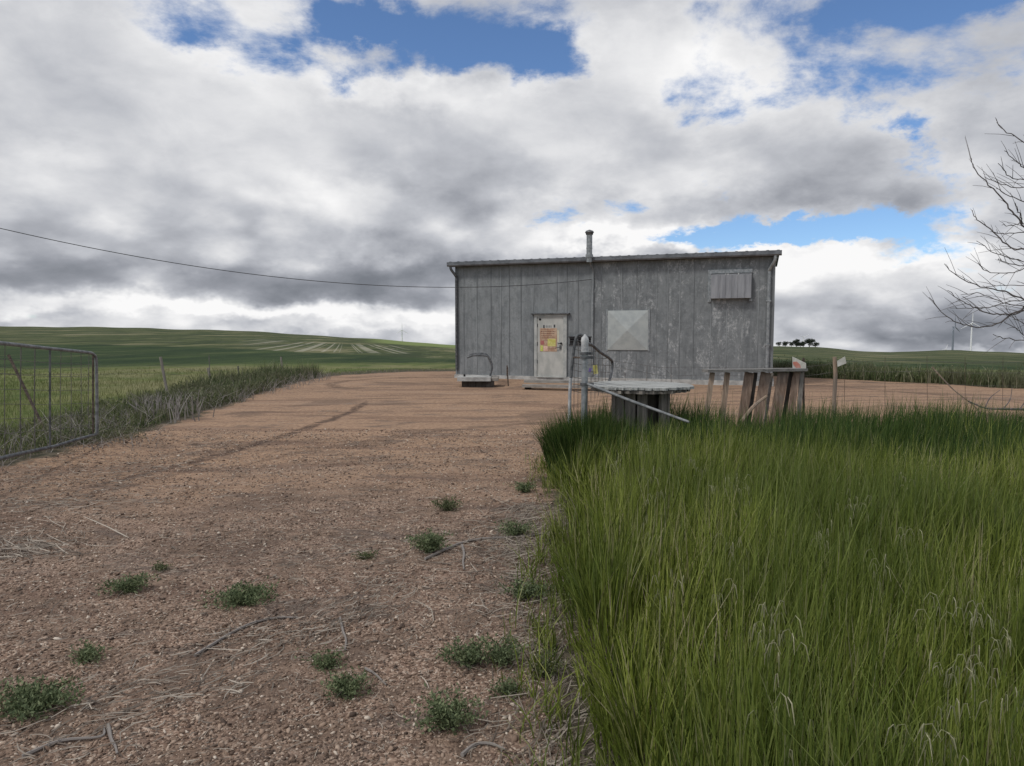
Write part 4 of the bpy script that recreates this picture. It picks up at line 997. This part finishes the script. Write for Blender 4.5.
for a_ in ((712.5, 702.5, 372.5, 440, 5.5, 'woodlight'), (727.5, 719.5, 372.5, 441, 6, 'woodlight'), (749.5, 738.5, 372.5, 443, 10.5, 'woodred'), (755.5, 746, 372.5, 440, 4.5, 'wooddark', .05), (766, 753.5, 372.5, 443, 11.5, 'woodred'),
           (783.5, 770.5, 372, 443, 12, 'woodred'), (791, 781, 372, 436, 4, 'wooddark', .06), (797, 786.5, 371.5, 438, 7.5, 'woodred'), (802, 797, 371.5, 436, 4.5, 'woodstave'), (772, 763, 373, 436, 3, 'plank', .15)):
    board(*a_)
mb = MB(); mb.tube(bez([P(741, 422, 8.55), P(752, 408, 8.65), P(760, 401, 8.7), P(767, 396, 8.72)], 3), [.022]*5+[.018]*5, 6); tag(mb.build('branch', M['woodlight'], smooth=True), 'bent pale branch leaning against the front of the rack', 'branch')
# sign boards
def signboard(corners, depth, th, mt, name, lab, extra=None):
    mb = MB(); fr = [P(x, y, depth) for (x, y) in corners]; bk = [v+Vector((.01, th, 0)) for v in fr]; n_ = len(fr)
    mb.add(fr+bk, [tuple(range(n_)), tuple(range(2*n_-1, n_-1, -1))]+[(k, (k+1) % n_, n_+(k+1) % n_, n_+k) for k in range(n_)])
    root = thing(name, lab, 'sign', tuple(sum((v for v in fr), Vector())/n_)); mb.build('board', M[mt], root)
    if extra:
        m2 = MB(); ef = [P(x, y, depth-.004) for (x, y) in extra]; eb = [v+Vector((0, .003, 0)) for v in ef]; n_ = len(ef)
        m2.add(ef+eb, [tuple(range(n_)), tuple(range(2*n_-1, n_-1, -1))]+[(k, (k+1) % n_, n_+(k+1) % n_, n_+k) for k in range(n_)])
        m2.build('red_mark', M['signpink'], root)
    return root
sg = signboard([(792.3, 356.8), (805.8, 363.2), (805.9, 371), (792.5, 371.5)], 9.42, .015, 'signwhite', 'sign', 'white sign with a faded red mark sticking up behind the rack',
               [(793, 362), (797, 361.6), (800, 364.5), (801.5, 369.5), (797, 369), (793.4, 364.6)])
mb = MB(); mb.tube([P(803.5, 358, 9.46), P(803.5, 410, 9.46), P(803.5, 452, 9.46)], .015, 6); mb.build('post', M['rust'], sg)

# ---------------------------------------------------------------- wire fence to the right
FYd = 9.3
wf = thing('wire_fence', 'sagging woven wire fence behind the tall grass on the right', 'fence', (6, FYd, 0))
def fy(px): return FYd+(px-640)*.0006
mb = MB(); mb.tube([P(834.6, 357, 9.45), P(835.5, 375, 9.45), P(834.2, 400, 9.45), P(834.0, 453, 9.45)], [.024, .027, .026, .030], 9)
fp = mb.build('fence_post', M['woodlight'], None, True); tag(fp, 'slim crooked wooden fence post with a white flag-like plate', 'fence post')
st2 = signboard([(837, 361), (844.5, 356.5), (846, 363.3), (837.6, 366.8)], 9.38, .006, 'signwhite', 'plate', 'small white plate nailed at the top of the crooked wooden post')
for px, top in ((625, 372), (647, 366), (671, 364), (845, 358), (885, 357), (927, 356), (965, 357), (1003, 357), (1045, 357), (1090, 357), (1150, 357)):
    d_ = fy(px); mb = MB(); T_ = P(px, top, d_); r__ = .0026 if px > 800 else .003
    lo = 455 if px > 800 else 440
    mb.tube([T_, P(px+random.uniform(-1, 1), (top+lo)/2, d_), P(px-.5, lo, d_)], r__, 5); mb.build('stay', M['rust'], wf)
wires = [[(613, 361), (640, 364.5), (662, 367.5), (690, 367), (740, 368), (803, 367), (845, 362), (885, 361), (927, 361), (965, 363), (1003, 362), (1060, 362), (1150, 363)],
         [(613, 367), (640, 371.5), (665, 376), (700, 375), (745, 376), (803, 376), (845, 371), (885, 372), (927, 371), (965, 373), (1003, 373), (1060, 373), (1150, 374)],
         [(613, 383), (650, 385), (700, 387), (803, 386), (845, 382), (885, 383), (927, 384), (965, 385), (1003, 386), (1060, 386), (1150, 386)],
         [(700, 402), (803, 400), (845, 396), (885, 397), (927, 397), (965, 398), (1003, 398), (1060, 398), (1150, 398)],
         [(662, 367), (668, 372), (672, 378)]]
for w_ in wires:
    mb = MB(); mb.tube(bez([P(x, y, fy(x)+.25 if 700 <= x < 830 else fy(x)) for (x, y) in w_], 3), .0019, 4); mb.build('wire', M['wire'], wf)
mb = MB(); mb.tube(bez([P(932, 367, 9.6), P(943, 379, 9.55), P(955, 391, 9.5), P(972, 404, 9.45), P(985, 418, 9.4)], 3), [.009]*6+[.008]*7, 6)
tag(mb.build('fallen_pole', M['woodlight'], smooth=True), 'thin grey pole leaning diagonally across the right part of the fence', 'pole')
mb = MB(); mb.tube(bez([P(968, 401, 9.2), P(985, 408, 9.1), P(1003, 409, 9.1), P(1028, 409.5, 9.1), P(1070, 412, 9.1), P(1110, 430, 9.1)], 3), [.010]*6+[.016]*10, 6)
for (a_, b2, c2) in (((985, 408), (990, 398), (1000, 390)), ((1003, 409), (1010, 400), (1012, 388)), ((1020, 409), (1027, 398), (1032, 380))):
    mb.tube(bez([P(*a_, 9.1), P(*b2, 9.15), P(*c2, 9.2)], 3), [.007]*4+[.004]*3, 5)
tag(mb.build('dead_branch', M['bark'], smooth=True), 'dark dead branch resting on the grass at the right edge', 'branch')

# ---------------------------------------------------------------- left gate
lg = thing('tube_gate', 'galvanised tube-framed wire gate standing open at the left edge', 'gate', (-5.6, 8.6, 0))
def lp(px, py): return P(px, py, 7.35+2.65*px/97 if px >= 0 else 7.35+px*.0175)
mb = MB(); mb.tube(bez([lp(-95, 333), lp(-50, 338), lp(0, 343), lp(45, 348), lp(86, 352.3), lp(93.5, 354.5), lp(96, 360), lp(96.5, 375), lp(97, 400), lp(97, 434)], 5), .021, 9); mb.build('frame', M['galvmid'], lg, True)
mb = MB(); mb.tube([lp(93, 356), lp(93, 380), lp(93, 434)], .012, 6); mb.build('stay', M['rust'], lg)
mb = MB(); mb.tube(bez([lp(-95, 480), lp(-40, 469), lp(0, 458.5), lp(30, 451.5), lp(54, 446.5)], 4), .023, 9); mb.tube([lp(54, 446.5), lp(75, 440), lp(97, 434)], .021, 8); mb.build('bottom_rail', M['galvdark'], lg, True)
for px in (50, 21, 35, 5, 61, 71, 81, 89, -12, -30, -50, -75):
    r_ = .012 if px == 50 else (.006 if px in (21, 35, -30) else .004)
    top = np.interp(px, [-95, -50, 0, 45, 97], [333, 338, 343, 348, 354]); bot = np.interp(px, [-95, 0, 54, 97], [480, 458.5, 446.5, 434])
    mb = MB(); mb.tube([lp(px, top), lp(px+random.uniform(-.8, .8), (top+bot)/2), lp(px, bot)], r_, 5); mb.build('stay', M['galvdark'] if px == 50 else M['wire'], lg)
mb = MB()
for k, (ya, yb) in enumerate(((359, 365), (374, 377), (389, 390), (404, 403), (419, 414), (434, 424))):
    mb.tube([lp(-95, ya-(12-k*4)), lp(0, ya), lp(50, (ya+yb)/2+1), lp(96, yb)], .0026, 4)
mb.build('mesh', M['wire'], lg)
# leaning posts beyond
for (xt, yt, xb_, yb_, d_, r_, mt, lab) in ((8.5, 355, 22, 383, 11.5, .022, 'rust', 'dark slanted steel post seen through the wire gate'),
        (160.5, 357, 167, 392, 17, .032, 'woodstave', 'nearest leaning fence post standing in the brush, right of the wire gate'),
        (208, 368, 212, 388, 22, .04, 'woodstave', 'short leaning fence post in the brush between two taller posts'),
        (209, 355, 209.5, 368, 22, .012, 'wire', 'thin steel rod above the short leaning post'),
        (281, 357, 283, 378, 27, .035, 'woodstave', 'far thin fence post in front of the green crop'),
        (238, 366, 239, 380, 25, .025, 'wire', 'small thin stake in the grass beyond the brush')):
    T_, B_ = P(xt, yt, d_), P(xb_, yb_, d_-.1); dv = (B_-T_); mb = MB(); ext = (B_.z-(tz(B_.x, B_.y)-.15))/max(-dv.z, .05)
    mb.tube([T_, B_, B_+dv*max(ext, 0)], r_, 7); tag(mb.build('fence_post', M[mt], smooth=True), lab, 'fence post', 'leaning posts of the left fence')
lf = thing('wire_fence', 'barely visible two-strand wire fence along the left brush', 'fence', (-8, 17, 0))
for zz_ in (0, 1):
    mb = MB(); mb.tube(bez([P(-60, 352+zz_*14, 11), P(15, 368+zz_*6, 11.5), P(163, 365+zz_*9, 17), P(210, 371+zz_*6, 22), P(282, 362+zz_*7, 27)], 6), .003, 4); mb.build('wire', M['wire'], lf)

# ---------------------------------------------------------------- bare tree on the right
tree = thing('bare_tree', 'leafless tree whose thin dark branches reach in from the right edge', 'tree', (5.6, 5.6, tz(5.6, 5.6)))
TB = 5.6
def tp(zx, zy, d): return P(840+zx/3.065, 110+zy/3.065, d)
tr = [Vector((5.6, 5.6, -.1)), Vector((5.52, 5.6, .8)), Vector((5.38, 5.6, 1.6)), Vector((5.2, 5.5, 2.4)), Vector((5.15, 5.5, 3.3)), Vector((4.95, 5.4, 4.2))]
mb = MB(); mb.tube(bez(tr, 5), list(np.linspace(.14, .03, 26)), 10); mb.build('trunk', M['bark'], tree, True)
limb = {'low': [tr[1]+Vector((0, 0, .3)), tp(760, 600, 5.4), tp(640, 590, 5.3), tp(590, 590, 5.3)],
        'mid': [tr[2], tp(760, 430, 5.3), tp(650, 420, 5.4), tp(600, 400, 5.4)],
        'up': [tr[3], tp(740, 230, 5.3), tp(650, 200, 5.4), tp(610, 150, 5.4)]}
mb = MB()
for k, v in limb.items(): mb.tube(bez(v, 6), list(np.linspace(.05, .014, 19)), 8)
mb.build('limbs', M['bark'], tree, True)
br = [([(475, 25), (500, 60), (564, 95), (620, 140)], 'up'), ([(400, 145), (415, 185), (470, 240), (520, 300), (555, 345), (600, 400)], 'mid'),
      ([(405, 310), (420, 335), (470, 375), (520, 420), (564, 425), (620, 415)], 'mid'), ([(485, 165), (520, 205), (564, 215), (640, 200)], 'up'),
      ([(500, 125), (545, 160), (564, 178), (620, 190)], 'up'), ([(445, 205), (500, 228), (564, 238), (640, 215)], 'up'), ([(420, 400), (480, 440), (564, 460), (640, 430)], 'mid'),
      ([(318, 472), (370, 515), (430, 540), (500, 555), (564, 580), (620, 592)], 'low'), ([(330, 555), (380, 590), (420, 610), (470, 625), (520, 625), (564, 615), (610, 595)], 'low'),
      ([(275, 575), (320, 625), (370, 655), (420, 665), (480, 655), (520, 630), (564, 605), (610, 592)], 'low'), ([(485, 455), (500, 465), (564, 475), (640, 440)], 'mid'),
      ([(425, 470), (450, 495), (520, 500), (564, 485), (640, 430)], 'mid'), ([(340, 605), (400, 608), (470, 600), (540, 585), (610, 590)], 'low'),
      ([(500, 650), (540, 670), (564, 690), (620, 720), (700, 640)], 'low'), ([(535, 288), (548, 315), (560, 345)], 'mid'), ([(495, 355), (530, 352), (564, 350), (600, 395)], 'mid'),
      ([(470, 690), (520, 700), (600, 712)], 'low'), ([(370, 565), (430, 562), (500, 590), (564, 600)], 'low'), ([(450, 540), (520, 538), (600, 545), (640, 590)], 'low'),
      ([(480, 240), (520, 265), (590, 290), (660, 330)], 'up'), ([(500, 600), (540, 640), (580, 655), (640, 640)], 'low'), ([(460, 375), (520, 378), (600, 372)], 'mid')]
mb = MB(); tw = MB()
for k, (pts, lm) in enumerate(br):
    d0 = 5.3+random.uniform(-.35, .25); n_ = len(pts)
    P3 = [tp(x, y, d0+(5.35-d0)*(q/(n_-1))) for q, (x, y) in enumerate(pts)]; cv = bez(P3, 5); m_ = len(cv)
    big_ = .007 if k in (1, 7, 8, 9, 2) else .0042
    cv = [p+Vector((random.gauss(0, .004), 0, random.gauss(0, .004))) for p in cv]
    mb.tube(cv, [.0020+(big_-.0020)*(q/(m_-1))**.8 for q in range(m_)], 6)
    for q in range(2, m_-2, 2):
        if random.random() < .9:
            p = cv[q]; t_ = (cv[q-1]-cv[q+1]).normalized(); up = Vector((random.uniform(-.3, .3), random.uniform(-.6, .6), random.choice((-1, 1, 1))*random.uniform(.4, 1))); L_ = random.uniform(.04, .24)
            e = p+(t_+up*.7).normalized()*L_; tw.tube([p, p.lerp(e, .5)+Vector((0, 0, .006)), e], [.0020, .0016, .001], 4)
mb.add(tw.v, tw.f); mb.build('branches', M['bark'], tree, True)

# ---------------------------------------------------------------- wind turbines and far trees
def turbine(px, hy, d, bl, rot, mt, lab, yaw=0):
    hub = P(px, hy, d); bz_ = tz(hub.x, hub.y)
    root = thing('wind_turbine', lab, 'wind turbine', (hub.x, hub.y, bz_), yaw, 'wind turbines on the horizon')
    m1 = MB(); m1.tube([(hub.x, hub.y, bz_-1), (hub.x, hub.y, hub.z-1)], [3.4, 2.2], 12); m1.build('tower', M[mt], root, True)
    m1 = MB(); m1.box((hub.x, hub.y, hub.z), (3.4, 9, 3.4), Matrix.Rotation(yaw, 4, 'Z')); m1.build('nacelle', M[mt], root)
    hc = hub+Matrix.Rotation(yaw, 3, 'Z') @ Vector((0, -6, 0))
    m1 = MB(); m1.tube([hub+Matrix.Rotation(yaw, 3, 'Z') @ Vector((0, -4.5, 0)), hc, hc+Matrix.Rotation(yaw, 3, 'Z') @ Vector((0, -2, 0))], [1.7, 1.8, .5], 10); m1.build('hub', M[mt], root, True)
    for k in range(3):
        a_ = rot+k*2*math.pi/3; dv = Matrix.Rotation(yaw, 3, 'Z') @ Vector((math.sin(a_), 0, math.cos(a_)))
        m1 = MB(); m1.tube([hc+dv*1, hc+dv*bl*.2, hc+dv*bl*.6, hc+dv*bl], [1.1, 1.7, 1.2, .35], 6); m1.build('blade', M[mt], root, True)
turbine(953.5, 327, 2500, 40, R(115), 'turbinegrey', 'grey wind turbine, left of the pair above the right-hand hill', R(35))
turbine(972, 323, 2700, 46, R(0), 'turbine', 'bright white wind turbine, right of the pair above the right-hand hill', R(-15))
turbine(402, 330, 3600, 38, R(0), 'turbine', 'lone white wind turbine on the horizon left of the shed', R(10))
turbine(803.5, 337.5, 4600, 42, R(60), 'turbine', 'tiny white wind turbine just above the far tree clump', 0)
turbine(945.5, 349, 5200, 38, R(20), 'turbine', 'faintest white wind turbine low on the horizon by the pair', 0)
def fartree(px, d, wpx, hpx, lab):
    x = (px-512)/F*d; zb = tz(x, d); w_ = wpx/F*d*1.25; h_ = hpx/F*d*.85
    root = thing('tree', lab, 'tree', (x, d, zb), 0, 'trees on the far right hill')
    m1 = MB(); m1.tube([(x, d, zb-.3), (x+.1, d, zb+h_*.7)], [w_*.05, w_*.02], 7); m1.build('trunk', M['bark'], root)
    n_ = 16; prs = []
    for k in range(n_):
        a_ = random.uniform(0, 6.28); rr_ = random.random()**.5*w_*.33; cz = zb+h_*random.uniform(.12, .85)
        k_ = 1-.5*abs((cz-zb)/h_-.5)
        v, f = leafcloud(x+math.cos(a_)*rr_, d+math.sin(a_)*rr_, w_*.27*k_, h_*.32, 90, h_*.075, cz-h_*.10); prs.append((v, f))
    V, Fq = cat(prs); V = V-np.array([x, d, zb]); npmesh('crown', V, Fq, M['treegreen'], parent=root)
tl = [(779, 5, 5), (785, 5.5, 6), (791, 4.5, 5), (796, 6, 8.5), (803, 5, 6.5), (809, 8, 9), (815, 6, 5.5), (800, 6, 5)]
nm = ['leftmost, small', 'second from the left', 'low one left of the tall pair', 'tall pointed one', 'gap-filling middle', 'broadest and darkest', 'last, low one sloping off on the right', 'low bushy one between the tall trees']
for (px, w_, h_), n_ in zip(tl, nm): fartree(px, 560+random.uniform(-15, 15), w_, h_, 'far dark tree on the right hill: '+n_)
